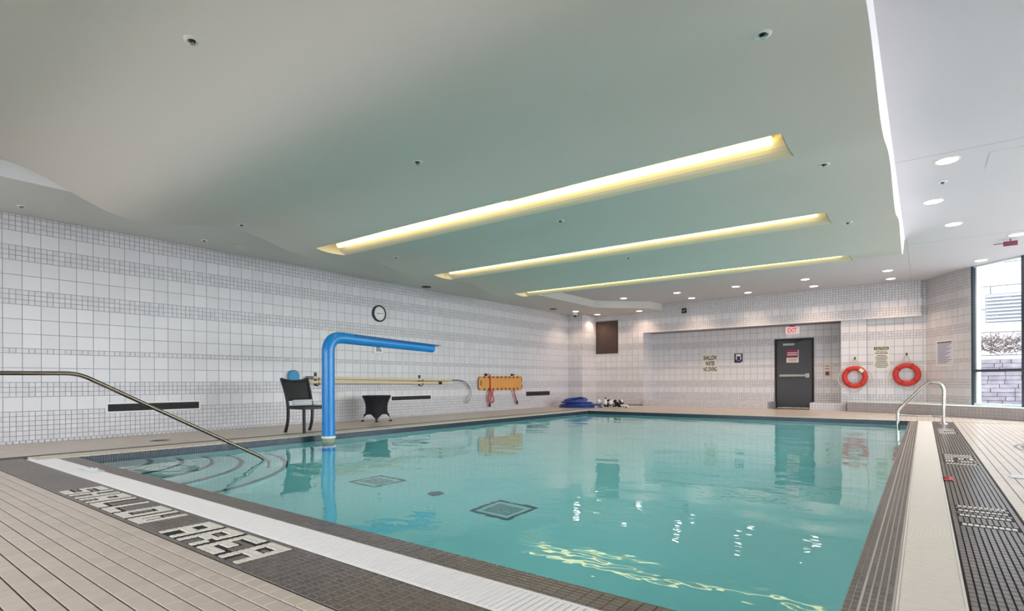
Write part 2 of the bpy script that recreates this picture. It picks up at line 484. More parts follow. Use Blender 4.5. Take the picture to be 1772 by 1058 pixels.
tile_wall(wback, (-7.787, YR, 0), (1,0,0), (0,-1,0), 5.92, 0, 2.55, holes=[(4.04, 5.14, 0, 2.16)], singles=160)
tile_wall(wback, (-1.87, 17.93, 0), (1,0,0), (0,-1,0), 0.62, 0, 2.55, singles=20)
tile_wall(wback, (-1.25, 18.0, 0), (1,0,0), (0,-1,0), 1.31, 0, ZC, singles=60)
tile_wall(wback, (-7.787, YB, 0), (1,0,0), (0,-1,0), 7.755, 2.55, ZC, singles=20)
tile_wall(wback, (-0.028, YB+0.003, 0), (0.196, 0.981, 0), (0.981, -0.196, 0), 0.147, 2.55, ZC)
struct('trim_1', MB().box(-7.78, -0.03, YB-0.012, YB+0.02, 2.535, 2.555), M['paint_white'])

# angled wall between the far wall and the glazing
A0, A1 = Vector((0.06, 18.0, 0)), Vector((0.884, 16.52, 0))
du = (A1-A0).normalized(); dn = Vector((du.y, -du.x, 0))
wr = struct('wall_right', MB().prism([(A0.x, A0.y), (A1.x, A1.y), (A1.x-dn.x*0.2, A1.y-dn.y*0.2), (0.5, 18.6), (0.06, 18.6)], -0.02, ZC), M['grout_wall'])
tile_wall(wr, A0, du, dn, (A1-A0).length, 0.25, ZC, singles=90)

struct('wall_right_solid', MB().box(XE, XE+0.25, YN-0.2, 3.4, -0.02, ZC), M['room_plain'])
# unseen wall behind the camera, its window openings added to brighten the near side
ADDED_WIN = [(-8.9, -6.6), (-5.6, -3.3), (-2.3, 0.0)]
wf = MB().box(XW-0.25, XE+0.3, YN-0.2, YN, -0.02, 0.3).box(XW-0.25, XE+0.3, YN-0.2, YN, 3.0, ZC)
for a_, b_ in zip([XW-0.25]+[q[1] for q in ADDED_WIN], [q[0] for q in ADDED_WIN]+[XE+0.3]): wf.box(a_, b_, YN-0.2, YN, 0.3, 3.0)
struct('wall_front', wf, M['room_plain'])

# ceiling: flat upper slab, left soffit, the wavy cloud over the pool
poly_room = [(XW-0.25, YN-0.2), (XE+0.35, YN-0.2)] + [(x+0.35, y) for x, y in reversed(GLZ[3:])] + [(x+0.15, y+0.2) for x, y in reversed(GLZ[1:3])] + [(0.3, 19.0), (XW-0.25, 19.0)]
ceil = struct('ceiling', MB().prism(poly_room, ZC, ZC+0.25), M['paint_white'])
struct('ceiling_soffit', MB().prism([(XW, YN), (-8.49, YN), (-8.49, 15.65), (-7.12, 17.03), (-7.1, YB), (-9.635, YB), (-9.635, 16.81), (XW, 16.81)], ZS, ZC-0.002), M['paint_soffit'])

KEYS = [(-3.2, 3.3), (-1.3, 3.42), (0.05, 3.1), (1.38, 3.45), (2.78, 3.05), (4.08, 3.23), (5.42, 3.02), (6.75, 3.19), (8.09, 3.0), (9.45, 3.17), (10.8, 2.97), (12.6, ZC)]
CX0, CX1 = -8.49, -0.27
def wave(x, y):
    for (a, za), (b, zb) in zip(KEYS, KEYS[1:]):
        if a <= y <= b:
            t = (y-a)/(b-a); t = (1-math.cos(math.pi*t))/2
            zz = za+(zb-za)*t; break
    else: zz = KEYS[-1][1]
    k = (x-CX0)/(CX1-CX0)
    fade = 1.0 if y < 10.8 else max(0.0, (12.6-y)/1.8)
    return zz-0.08*k*fade
SLOTS = [(5.12, 5.71), (7.79, 8.36), (10.52, 11.08)]
SX0, SX1 = -7.88, -0.97
ys = sorted(set([round(YN+i*0.12, 4) for i in range(int((12.6-YN)/0.12)+1)] + [12.6] + [q for s in SLOTS for q in s]))
ys = [y for y in ys if not any(abs(y-q) < 0.03 and y != q for s in SLOTS for q in s)]
xs = [CX0, SX0] + [SX0+(SX1-SX0)*i/14 for i in range(1, 14)] + [SX1, CX1]
wv = MB(); nx = len(xs)
for y in ys:
    for x in xs: wv.v.append((x, y, wave(x, y)))
for j in range(len(ys)-1):
    ym = (ys[j]+ys[j+1])/2
    for i in range(nx-1):
        xm = (xs[i]+xs[i+1])/2
        if SX0 < xm < SX1 and any(a < ym < b for a, b in SLOTS): continue
        a = j*nx+i; wv.f.append((a, a+nx, a+nx+1, a+1))
cloud = struct('ceiling_wave', wv, M['paint_wave'], smooth=True)
fs = MB()
for y0, y1 in zip(ys, ys[1:]):
    fs.quad((CX1, y0, wave(CX1, y0)), (CX1, y1, wave(CX1, y1)), (CX1, y1, ZC), (CX1, y0, ZC))
    z0_, z1_ = max(ZS, wave(CX0, y0)), max(ZS, wave(CX0, y1))
    fs.quad((CX0+0.002, y1, ZS), (CX0+0.002, y0, ZS), (CX0+0.002, y0, z0_+0.01), (CX0+0.002, y1, z1_+0.01))
    fs.quad((CX0, y1, wave(CX0, y1)), (CX0, y0, wave(CX0, y0)), (CX0, y0, ZS+0.02), (CX0, y1, ZS+0.02))
fs.build('fascia', M['paint_fascia'], cloud)
# seams of the plasterboard on the upper ceiling
sm = MB().box(CX1, XE, 8.06, 8.066, ZC-0.0015, ZC+0.01).box(CX1+0.02, CX1+0.026, 12.6, YB, ZC-0.0015, ZC+0.01).box(CX1, 3.6, 13.06, 13.066, ZC-0.0015, ZC+0.01)
sm.build('seam', M['grout_wall'], ceil)

# ------------------------------------------------------------------ floor
slab = MB()
hx0, hx1, hy0, hy1 = PX0-0.12, PX1+0.12, PY0-0.12, PY1+0.12
slab.box(XW-0.1, XE+0.2, YN-0.1, hy0, -0.3, -0.004)
slab.box(XW-0.1, hx0, hy0, hy1, -0.3, -0.004)
slab.box(hx1, XE+0.2, hy0, hy1, -0.3, -0.004)
slab.box(XW-0.1, XE+0.2, hy1, YR+0.3, -0.3, -0.004)
floor = struct('floor', slab, M['grout_deck'])

RIM = [(-1.68, 17.5), (-0.5, 16.95), (0.25, 16.25), (1.03, 15.65), (1.8, 14.95)] + [(2.45, 14.1), (3.3, 12.6), (3.95, 10.8), (4.25, 8.7), (4.3, 6.2), (4.3, YN)]
def inside(x, y):
    if x < -1.68: return y < 17.8
    for (xa, ya), (xb, yb) in zip(RIM, RIM[1:]):
        if min(ya, yb) <= y <= max(ya, yb):
            t = (y-ya)/(yb-ya) if yb != ya else 0
            return x < xa+(xb-xa)*t
    return y < 17.0
RW, TL = 0.0745, 0.10            # deck rows run along the pool edge
deck = []                        # rect, long axis along X?
def zone(x0, x1, y0, y1, along):
    if along == 'x':
        y = y1
        while y-RW > y0-0.04:
            x = x0; 
            while x < x1-0.02:
                e = min(x+TL, x1)
                if inside((x+e)/2, y-RW/2): deck.append((x+0.0015, max(y-RW, y0)+0.0035, e-x-0.003, min(RW, y-y0)-0.007))
                x += TL
            y -= RW
    else:
        x = x0
        while x < x1-0.02:
            e = min(x+RW, x1); y = y0
            while y < y1-0.02:
                f = min(y+TL, y1)
                if inside((x+e)/2, (y+f)/2): deck.append((x+0.0022, y+0.0012, e-x-0.0044, f-y-0.0024))
                y += TL
            x += RW
zone(XW, 4.3, YN, 1.21, 'x')
zone(0.47, 4.3, 1.21, 14.02, 'y')
zone(-7.82, 4.3, 14.1, 17.82, 'x')
zone(XW, -9.58, 1.21, 16.81, 'y'); zone(-9.56, -8.42, 1.21, 16.81, 'y')
zone(-9.63, -7.82, 16.81, 17.85, 'x'); zone(-8.42, -7.82, 14.1, 16.81, 'x')
cand = []
for i, (x, y, w, h) in enumerate(deck):
    if w < TL-0.01 and h < TL-0.01: continue
    c = project((x+w/2, y+h/2, 0))
    if c and -10 < c[0] < 1782 and -10 < c[1] < 1068 and abs(w-(TL-0.003)) < 1e-4: cand.append((c[2], i))
cand.sort(); single = set(i for _, i in cand[:300])
for i in sorted(single):
    x, y, w, h = deck[i]
    tile_obj('deck_tile', (x, y, -0.004), (1,0,0), (0,1,0), (0,0,1), w, h, M['tile_deck'], floor)
df = MB(); tile_mb(df, (0,0,-0.004), (1,0,0), (0,1,0), (0,0,1), [r for i, r in enumerate(deck) if i not in single and r[2] > 0.01 and r[3] > 0.01])
tag(df.build('deck_tile_field', M['tile_deck'], floor), kind='stuff')

# dark mosaic bands beside the gutters, with the tile lettering set into them
MS, ML = 0.0272, 0.055
def grid(x0, x1, y0, y1, sx, sy, g, gx=None):
    nx_, ny_ = max(1, round((x1-x0)/sx)), max(1, round((y1-y0)/sy))
    ax, ay = (x1-x0)/nx_, (y1-y0)/ny_
    gx = gx or g
    return [(x0+i*ax+gx/2, y0+j*ay+g/2, ax-gx, ay-g) for i in range(nx_) for j in range(ny_)]
FONT = {'S': '1111 1111 1000 1000 1111 0001 0001 1111 1111', 'H': '1001 1001 1001 1001 1111 1001 1001 1001 1001',
        'A': '1111 1111 1001 1001 1111 1111 1001 1001 1001', 'L': '1000 1000 1000 1000 1000 1000 1000 1111 1111',
        'O': '1111 1111 1001 1001 1001 1001 1001 1111 1111', 'W': '1001 1001 1001 1001 1001 1001 1001 1111 1111',
        'R': '1111 1111 1001 1001 1111 1110 1001 1001 1001', 'E': '1111 1111 1000 1000 1110 1110 1000 1111 1111'}
FONT = {k: v.split() for k, v in FONT.items()}
letters = thing('floor_lettering', None, None, (-4.0, 1.38, 0), parent=floor)
holes = []
for k, ch in enumerate('SHALLOW AREA'):
    if ch == ' ': continue
    x0 = -5.415+k*0.2415; rects = []
    cw, rh = 0.0488, 0.0311
    for r, row in enumerate(FONT[ch]):
        for c_, bit in enumerate(row):
            if bit == '1': rects.append((x0+c_*cw+0.002, 1.525-(r+1)*rh+0.002, cw-0.004, rh-0.004))
    if ch == 'W':
        for q in range(3): rects.append((x0+1.65*cw, 1.525-(5+q)*rh, cw*0.7, rh-0.003))
    holes.append((x0, x0+4*cw, 1.525-9*rh, 1.525, rects))
    mb = MB(); tile_mb(mb, (0,0,-0.004), (1,0,0), (0,1,0), (0,0,1), rects, 0.0052)
    mb.build('letter', M['tile_letter'], letters)
def cut(rects):
    out = []
    for (x, y, w, h) in rects:
        cx_, cy_ = x+w/2, y+h/2; hit = False
        for (a, b, c_, d, rr) in holes:
            if a-0.03 < cx_ < b+0.03 and c_-0.03 < cy_ < d+0.03:
                if any(p-w/2-0.0005 < cx_ < p+s+w/2+0.0005 and q-h/2-0.0005 < cy_ < q+t+h/2+0.0005 for p, q, s, t in rr): hit = True; break
        if not hit: out.append((x, y, w, h))
    return out
# right-hand band marks, worn tile strokes
marks = thing('band_marking', None, None, (0.32, 7.4, 0), parent=floor)
def strokes(specs):
    rects = []
    for (y, x0, x1, wd) in specs:
        n_ = max(1, round((x1-x0)/0.0272))
        for i in range(n_):
            a = x0+(x1-x0)*i/n_; rects.append((a+0.002, y, (x1-x0)/n_-0.004, wd))
    holes.append((min(r[0] for r in rects), max(r[0]+r[2] for r in rects), min(r[1] for r in rects), max(r[1]+r[3] for r in rects), rects))
    mb = MB(); tile_mb(mb, (0,0,-0.004), (1,0,0), (0,1,0), (0,0,1), rects, 0.0052)
    mb.build('tile_stroke', M['tile_letter'], marks)
strokes([(4.70, 0.175, 0.42, 0.035), (4.56, 0.175, 0.42, 0.035), (4.40, 0.175, 0.42, 0.04), (4.12, 0.175, 0.42, 0.045)])
strokes([(7.86, 0.18, 0.42, 0.05), (7.70, 0.18, 0.42, 0.05), (7.48, 0.18, 0.25, 0.10), (7.48, 0.29, 0.34, 0.09), (7.50, 0.38, 0.42, 0.09), (7.26, 0.18, 0.25, 0.10), (7.26, 0.30, 0.40, 0.06), (7.06, 0.18, 0.42, 0.05)])
strokes([(11.95, 0.19, 0.41, 0.09), (11.62, 0.19, 0.41, 0.12), (11.30, 0.19, 0.26, 0.12), (11.22, 0.30, 0.41, 0.10), (11.05, 0.19, 0.41, 0.07)])
bands = MB()
tile_mb(bands, (0,0,-0.004), (1,0,0), (0,1,0), (0,0,1), cut(grid(-8.16, 0.46, 1.215, 1.552, ML, MS, 0.003)))
tile_mb(bands, (0,0,-0.004), (1,0,0), (0,1,0), (0,0,1), cut(grid(0.137, 0.46, 1.557, 14.02, MS, ML, 0.004)))
tag(bands.build('dark_mosaic_band', M['tile_dark'], floor), kind='stuff')
lip = MB()
tile_mb(lip, (0,0,-0.004), (1,0,0), (0,1,0), (0,0,1), grid(-7.95, PX1, 1.797, PY0, ML, MS, 0.003))
tile_mb(lip, (0,0,-0.004), (1,0,0), (0,1,0), (0,0,1), grid(PX1, PX1+0.048, PY0, 14.02, 0.024, ML, 0.003, 0.002) + grid(PX1+0.052, -0.095, PY0, 14.02, 0.026, ML, 0.003, 0.0045))
tag(lip.build('dark_mosaic_lip', M['tile_dark'], floor), kind='stuff')
# left-hand and far copings, the slot drain between coping and deck
cp = MB()
tile_mb(cp, (0,0,-0.004), (1,0,0), (0,1,0), (0,0,1), grid(-8.19, PX0+0.02, 1.60, 14.1, 0.19, 0.1, 0.003), 0.012, 0.006)
tile_mb(cp, (0,0,-0.004), (1,0,0), (0,1,0), (0,0,1), grid(PX0, PX1+0.1, PY1-0.02, 14.1, 0.1, 0.12, 0.003), 0.012, 0.006)
tag(cp.build('coping_tile_field', M['coping'], floor), kind='stuff')
MB().box(-8.41, -8.2, 1.22, 14.1, -0.0045, -0.0015).build('drain_channel', M['brown_dark'], floor)
# grout beneath the bands
MB().box(-8.17, 0.465, 1.21, 1.557, -0.006, -0.0033).build('band_bed', M['grout_dark'], floor)
MB().box(0.132, 0.465, 1.557, 14.03, -0.006, -0.0033).build('band_bed', M['grout_dark'], floor)
MB().box(-7.95, PX1, 1.792, PY0, -0.006, -0.0033).build('lip_bed', M['grout_dark'], floor)
MB().box(PX1, -0.09, PY0, 14.03, -0.006, -0.0033).build('lip_bed', M['grout_light'], floor)
# concentric mosaic rings around the whirlpool corner at the right edge of the deck
rg = MB()
for r in (1.02, 1.09, 1.16, 1.23):
    nseg = int(2*math.pi*r/0.075)
    for i in range(nseg):
        a0, a1 = 2*math.pi*i/nseg, 2*math.pi*(i+0.93)/nseg
        q = [(2.16+rr*math.cos(a), 9.2+rr*math.sin(a)) for rr, a in ((r, a0), (r+0.035, a0), (r+0.035, a1), (r, a1))]
        k = len(rg.v); rg.v += [(x, y, 0.0012) for x, y in q]; rg.f.append((k, k+1, k+2, k+3))
tag(rg.build('ring_mosaic', M['tile_dark'], floor), kind='stuff')

# low curb below the glazing and along the recess
curb_poly = RIM + [(XE, YN)] + [(x, y) for x, y in reversed(GLZ)] + [(-1.68, 18.0)]
curb = struct('curb_right', MB().prism(curb_poly, -0.004, 0.25), M['grout_wall'])
ct = MB()
for (xa, ya), (xb, yb) in zip(RIM, RIM[1:]):
    a = Vector((xa, ya, 0)); b = Vector((xb, yb, 0)); d = (b-a).normalized(); nn = Vector((d.y, -d.x, 0))
    L_ = (b-a).length; rects = []
    for j in range(3):
        for i in range(max(1, int(L_/0.075))):
            rects.append((i*L_/max(1, int(L_/0.075))+0.003, 0.012+j*0.077, L_/max(1, int(L_/0.075))-0.006, 0.071))
    tile_mb(ct, a, d, (0,0,1), nn, rects)
tag(ct.build('curb_tile_field', M['stone_sill'], curb), kind='stuff')
MB().prism([(x*0.999, y-0.01) for x, y in RIM] + [(x, y) for x, y in reversed(GLZ)] + [(-1.68, 18.0)], 0.25, 0.262).build('curb_cap', M['frame_white'], curb)
cb = MB().box(-7.78, -3.72, 17.78, YR, -0.004, 0.2).box(-2.64, -1.68, 17.78, YR, -0.004, 0.2)
curb2 = struct('curb_back', cb, M['grout_wall'])
ct = MB()
for x0, x1 in ((-7.78, -3.72), (-2.64, -1.68)):
    tile_mb(ct, (x0, 17.78, 0), (1,0,0), (0,0,1), (0,-1,0), [(i*U+0.003, 0.004+j*0.066, U-0.006, 0.06) for i in range(int((x1-x0)/U)) for j in range(3)])
    tile_mb(ct, (x0, 17.78, 0.2), (1,0,0), (0,1,0), (0,0,1), [(i*0.1+0.003, 0.003+j*0.1, 0.094, 0.094) for i in range(int((x1-x0)/0.1)) for j in range(9)])
tag(ct.build('curb_tile_field', M['tile_small'], curb2), kind='stuff')

# ------------------------------------------------------------------ pool basin, steps, water
pb = MB()
pb.box(PX0-0.12, PX1+0.12, PY0-0.12, PY1+0.12, PZ-0.15, PZ)
pb.box(PX0-0.12, PX0, PY0-0.12, PY1+0.12, PZ, -0.006)
pb.box(PX1, PX1+0.12, PY0-0.12, PY1+0.12, PZ, -0.006)
pb.box(PX0, PX1, PY0-0.12, PY0, PZ, -0.006)
pb.box(PX0, PX1, PY1, PY1+0.12, PZ, -0.006)
basin = struct('pool_basin', pb, M['pool'])
wt = MB()
def band_rects(L_): return [(i*0.026+0.0015, j*0.026+0.0015, 0.023, 0.023) for i in range(int(L_/0.026)) for j in range(7)]
tile_mb(wt, (PX0, PY0, -0.19), (0,1,0), (0,0,1), (1,0,0), band_rects(PY1-PY0), 0.003, 0.001)
tile_mb(wt, (PX0, PY1, -0.19), (1,0,0), (0,0,1), (0,-1,0), band_rects(PX1-PX0), 0.003, 0.001)
tile_mb(wt, (PX1, PY1, -0.19), (0,-1,0), (0,0,1), (-1,0,0), band_rects(PY1-PY0), 0.003, 0.001)
tile_mb(wt, (PX1, PY0, -0.19), (-1,0,0), (0,0,1), (0,1,0), band_rects(PX1-PX0), 0.003, 0.001)
bd = MB().box(PX0, PX0+0.001, PY0, PY1, -0.19, -0.006).box(PX0, PX1, PY1-0.001, PY1, -0.19, -0.006).box(PX1-0.001, PX1, PY0, PY1, -0.19, -0.006).box(PX0, PX1, PY0, PY0+0.001, -0.19, -0.006)
bd.build('waterline_bed', M['waterline_grout'], basin)
tag(wt.build('waterline_mosaic', M['blue_mosaic'], basin), kind='stuff')
steps = struct('pool_steps', MB().box(PX0, PX0+0.01, PY0, PY0+0.01, PZ, PZ+0.01), M['pool'])
for r, zt in ((0.74, -0.27), (1.07, -0.42), (1.40, -0.57), (1.73, -0.73), (2.26, -0.9)):
    arc = [(PX0+0.001+r*math.cos(math.pi/2*i/24), PY0+0.001+r*math.sin(math.pi/2*i/24)) for i in range(25)]
    MB().prism([(PX0+0.001, PY0+0.001)]+arc, PZ+0.001, zt).build('step', M['pool'], steps)
    nb = MB()
    for i in range(24):
        a0, a1 = math.pi/2*i/24, math.pi/2*(i+1)/24
        p = [(PX0+rr*math.cos(a), PY0+rr*math.sin(a)) for rr, a in ((r-0.05, a0), (r+0.004, a0), (r+0.004, a1), (r-0.05, a1))]
        nb.prism(p, zt-0.05, zt+0.003)
    nb.build('step_edge', M['pool_nose'], steps)
wm = MB()
gx = [PX0-0.05+(PX1-PX0+0.1)*i/8 for i in range(9)]; gy = [PY0-0.05+(PY1-PY0+0.1)*i/12 for i in range(13)]
wm.box(PX0-0.05, PX1+0.05, PY0-0.05, PY1+0.05, PZ-0.05, WZ)
water = wm.build('pool_water', M['water'])
tag(water, 'still turquoise water filling the swimming pool', 'water', kind='stuff')

# drains on the pool floor
for nm, (x, y), s, lab in (('pool_drain', (-3.15, 4.02), 0.46, 'square dark-framed drain on the pool floor nearest the pool centre'), ('pool_drain', (-5.03, 4.06), 0.46, 'square dark-framed drain on the pool floor nearer the blue pipe')):
    t = thing(nm, lab, 'drain', (x, y, PZ), group='square drains on the pool floor')
    h = s/2
    f_ = MB().box(x-h, x+h, y-h, y-h+0.03, PZ, PZ+0.02).box(x-h, x+h, y+h-0.03, y+h, PZ, PZ+0.02).box(x-h, x-h+0.03, y-h+0.03, y+h-0.03, PZ, PZ+0.02).box(x+h-0.03, x+h, y-h+0.03, y+h-0.03, PZ, PZ+0.02)
    f_.build('drain_frame', M['drain_frame'], t)
    for i in range(9):
        yy = y-0.13+i*0.03
        MB().box(x-0.15, x+0.15, yy, yy+0.014, PZ+0.0, PZ+0.012).build('drain_slat', M['drain_slat'], t)
tag(MB().lathe([(0.085, 0), (0.085, 0.012), (0.07, 0.02), (0.02, 0.022)], (-4.08, 4.05, PZ), 'z', 24).build('round_drain_cover', M['pool_nose']),
    'round dark drain cover between the two square pool drains', 'drain')

# ------------------------------------------------------------------ gutter gratings
def grating(name, label, x0, x1, y0, y1, along, gm):
    t = thing(name, label, 'grating', ((x0+x1)/2, (y0+y1)/2, -0.02))
    P = 0.03
    if along == 'x':
        MB().box(x0, x1, y0+0.002, y0+0.012, -0.02, 0.001).build('side_rail', gm, t)
        MB().box(x0, x1, y1-0.012, y1-0.002, -0.02, 0.001).build('side_rail', gm, t)
        MB().box(x0, x1, y0, y1, -0.0045, -0.0035).build('channel_bed', M['black_void'], t)
        rects = [(x0+i*P, y0+0.012) for i in range(int((x1-x0)/P))]; w, h = P-0.0065, y1-y0-0.024
    else:
        MB().box(x0+0.002, x0+0.012, y0, y1, -0.02, 0.001).build('side_rail', gm, t)
        MB().box(x1-0.012, x1-0.002, y0, y1, -0.02, 0.001).build('side_rail', gm, t)
        MB().box(x0, x1, y0, y1, -0.0045, -0.0035).build('channel_bed', M['black_void'], t)
        rects = [(x0+0.012, y0+i*P) for i in range(int((y1-y0)/P))]; w, h = x1-x0-0.024, P-0.0065
    cand = []
    for i, (x, y) in enumerate(rects):
        c = project((x+w/2, y+h/2, 0))
        if c and -5 < c[0] < 1777 and c[1] < 1066: cand.append((c[2], i))
    cand.sort(); near = set(i for _, i in cand[:298])
    loc = Vector(wloc(t)); rest = MB(); me = None
    for i, (x, y) in enumerate(rects):
        if i in near:
            if me is None:
                mb = MB(); tile_mb(mb, (0,0,0), (1,0,0), (0,1,0), (0,0,1), [(0,0,w,h)], 0.006, 0.0015); me = mb.mesh('slat', gm)
            o = bpy.data.objects.new('slat', me); COL.objects.link(o); o.parent = t; o.location = Vector((x, y, -0.004))-loc
        else: tile_mb(rest, (x, y, -0.004), (1,0,0), (0,1,0), (0,0,1), [(0,0,w,h)], 0.006, 0.0015)
    if rest.v: tag(rest.build('slat_run', gm, t), kind='stuff')
grating('gutter_grate', 'white slatted gutter grate along the near pool edge beside the floor lettering', -8.02, 0.13, 1.557, 1.792, 'x', M['grate'])
grating('gutter_grate', 'cream slatted gutter grate running down the right pool edge', -0.09, 0.132, 1.80, 14.02, 'y', M['grate_cream'])

# ------------------------------------------------------------------ ceiling slot lights
for k, (y0, y1) in enumerate(SLOTS):
    lab = ['largest, nearest warm fluorescent strip light recessed in the wavy ceiling', 'middle warm fluorescent strip light recessed in the wavy ceiling', 'farthest warm fluorescent strip light recessed in the wavy ceiling'][k]
    t = thing('strip_light', lab, 'light', ((SX0+SX1)/2, (y0+y1)/2, 3.0), group='recessed strip lights over the pool')
    wid = y1-y0
    prof = [(0.0, 0.0), (0.03, 0.20), (0.28*wid, 0.25), (0.55*wid, 0.235)]
    for i in range(9):
        a = i/8*math.pi/2
        prof.append((wid*(0.66+0.34*(1-math.cos(a))), 0.225*(1-math.sin(a))**1.0))
    tr = MB()
    for (a, za), (b, zb) in zip(prof, prof[1:]):
        pa, pb_ = y0+a, y0+b
        def zz(x, a_, z_): return wave(x, y0)+(wave(x, y1)-wave(x, y0))*a_/wid+z_
        tr.quad((SX0, pa, zz(SX0, a, za)), (SX0, pb_, zz(SX0, b, zb)), (SX1, pb_, zz(SX1, b, zb)), (SX1, pa, zz(SX1, a, za)))
    tr.build('reflector', M['cream_reflector'], t, smooth=True)
    for x, nm, mm in ((SX0, 'end_plate', M['cream_reflector']), (SX1, 'end_plate', M['end_grey'])):
        e = MB(); e.v = [(x, y0+a, wave(x, y0)+(wave(x, y1)-wave(x, y0))*a/wid+z_) for a, z_ in prof] + [(x, y0+wid*q/6, wave(x, y0+wid*q/6)-0.004) for q in (5, 4, 3, 2, 1)]; e.f = [tuple(range(len(e.v)))]
        e.v += [(x+0.004, b, c_) for a, b, c_ in e.v]; n_ = len(prof)+5; e.f.append(tuple(range(2*n_-1, n_-1, -1)))
        e.build(nm, mm, t)
    yc = y0+0.56*wid
    for xa, xb in ((SX0+0.16, -4.17), (-4.14, SX1-0.14)):
        ln = MB(); n_ = 10
        for x in (xa, xb):
            for i in range(n_+1):
                a = math.pi*(-0.02+1.04*i/n_)
                ln.v.append((x, yc-math.cos(a)*0.052, wave(x, yc)+0.125-math.sin(a)*0.052))
        for i in range(n_): ln.f.append((i, i+1, n_+2+i, n_+1+i))
        ln.f.append(tuple(range(n_, -1, -1))); ln.f.append(tuple(range(n_+1, 2*n_+2)))
        lb = MB().box(xa, xb, yc-0.055, yc+0.055, wave(xa, yc)+0.126, wave(xa, yc)+0.17).build('lamp_body', M['white'], t)
        ln.build('lamp_lens', M['lens'], lb, smooth=True)

# ------------------------------------------------------------------ downlights
def downlight(x, y, z, label, group, warm=True, power=SPOT_W, rad=0.095, cone=132):
    t = thing('downlight', label, 'light', (x, y, z), group=group)
    MB().lathe([(rad+0.022, 0.0), (rad+0.022, -0.006), (rad, -0.008), (rad, -0.001)], (x, y, z), 'z', 28).build('trim_ring', M['white'], t, smooth=True)
    MB().lathe([(rad, -0.002), (rad*0.98, -0.0095)], (x, y, z), 'z', 28).build('lens', M['disc'], t)
    ld = bpy.data.lights.new('downlight_lamp', 'SPOT'); ld.energy = power; ld.spot_size = math.radians(cone); ld.spot_blend = 0.7
    ld.shadow_soft_size = 0.07; ld.color = (1.0, 0.72, 0.52) if warm else (1.0, 0.9, 0.8)
    lo = bpy.data.objects.new('lamp', ld); COL.objects.link(lo); lo.parent = t; lo.location = (0, 0, -0.02)
for i, x in enumerate((-5.84, -4.16, -2.43, -0.67)):
    nm = ['first', 'second', 'third', 'fourth'][i]
    downlight(x, 17.12, ZC, nm+' round downlight from the left in the row closest to the far wall', 'downlights along the far wall', power=SPOT_W*1.05, cone=120)
for i, x in enumerate((-7.55, -5.83, -4.16, -2.44, -0.68)):
    nm = ['first', 'second', 'third', 'fourth', 'fifth'][i]
    downlight(x, 15.82, ZC, nm+' round downlight from the left in the outer row behind the wavy ceiling', 'downlights behind the wavy ceiling', power=SPOT_W*0.15)
for (x, y), lab in (((-9.45, 16.08), 'round downlight in the left soffit in front of the corner column'), ((-9.3, 17.34), 'round downlight in the low soffit above the brown wall grille'), ((-7.72, 17.38), 'round downlight under the right end of the low corner soffit')):
    downlight(x, y, ZS, lab, 'downlights in the corner soffit', power=SPOT_W*0.6)
for (x, y), lab in (((0.233, 8.34), 'largest round downlight in the white ceiling at the right'), ((0.119, 10.13), 'round downlight nearest the wavy ceiling edge at the right'), ((0.407, 11.81), 'third round downlight in the white ceiling at the right'), ((1.35, 13.37), 'round downlight beside the small dark ceiling sign'), ((1.013, 15.75), 'round downlight right above the window')):
    downlight(x, y, ZC, lab, 'downlights in the right-hand ceiling', warm=False, power=SPOT_W*0.35, rad=0.105)

# ------------------------------------------------------------------ sprinklers and other small ceiling fittings
def sprinkler(x, y, z, label):
    t = thing('sprinkler', label, 'sprinkler', (x, y, z), group='ceiling sprinkler heads')
    MB().lathe([(0.058, 0.004), (0.058, -0.006), (0.046, -0.012), (0.034, -0.012), (0.03, 0.002)], (x, y, z), 'z', 24).build('escutcheon', M['white'], t, smooth=True)
    MB().lathe([(0.024, 0.0), (0.020, -0.014), (0.009, -0.022)], (x, y, z), 'z', 10).build('stem', M['ink'], t, smooth=True)
    MB().tube([(x-0.014, y, z-0.008), (x-0.012, y, z-0.02), (x, y, z-0.028), (x+0.012, y, z-0.02), (x+0.014, y, z-0.008)], 0.004, 6).build('yoke', M['chrome'], t)
    MB().lathe([(0.017, -0.028), (0.017, -0.031)], (x, y, z), 'z', 12).build('deflector', M['chrome'], t)
k = (3.1-EYE)
for (x, y, lab) in ((-0.825, 3.80, 'largest sprinkler head near the right edge of the wavy ceiling'), (-4.11, 3.84, 'sprinkler head in the middle of the wavy ceiling before the nearest strip light'),
                    (-0.82, 6.47, 'sprinkler head right of the nearest strip light'), (-4.04, 6.465, 'sprinkler head between the nearest and middle strip lights'),
                    (-0.85, 9.03, 'sprinkler head right of the middle strip light'), (-7.72, 3.834, 'sprinkler head above the wavy ceiling crest at the left'),
                    (-7.54, 6.52, 'faint sprinkler head left between nearest and middle strip lights'), (-4.27, 9.15, 'sprinkler head between the middle and farthest strip lights'), (-3.82, 1.58, 'tiny dark sprinkler head high on the near ceiling')):
    s_ = 1.0
    for _ in range(6):
        zz_ = wave(x*s_, y*s_); s_ = (zz_-EYE)/k
    sprinkler(x*s_, y*s_, wave(x*s_, y*s_)+0.002, lab)
sprinkler(-9.70, 1.85, ZS, 'sprinkler head in the left soffit at the far left')
sprinkler(-9.62, 4.15, ZS, 'sprinkler head in the left soffit above the tiled wall')
sprinkler(0.209, 9.21, ZC, 'sprinkler head between two downlights in the right ceiling')
tag(MB().lathe([(0.11, 0.0), (0.11, -0.012), (0.08, -0.02), (0.02, -0.02)], (-9.62, 4.75, ZS), 'z', 24).build('ceiling_vent', M['paint_soffit'], smooth=True), 'flat round grey vent cap in the left soffit', 'vent')
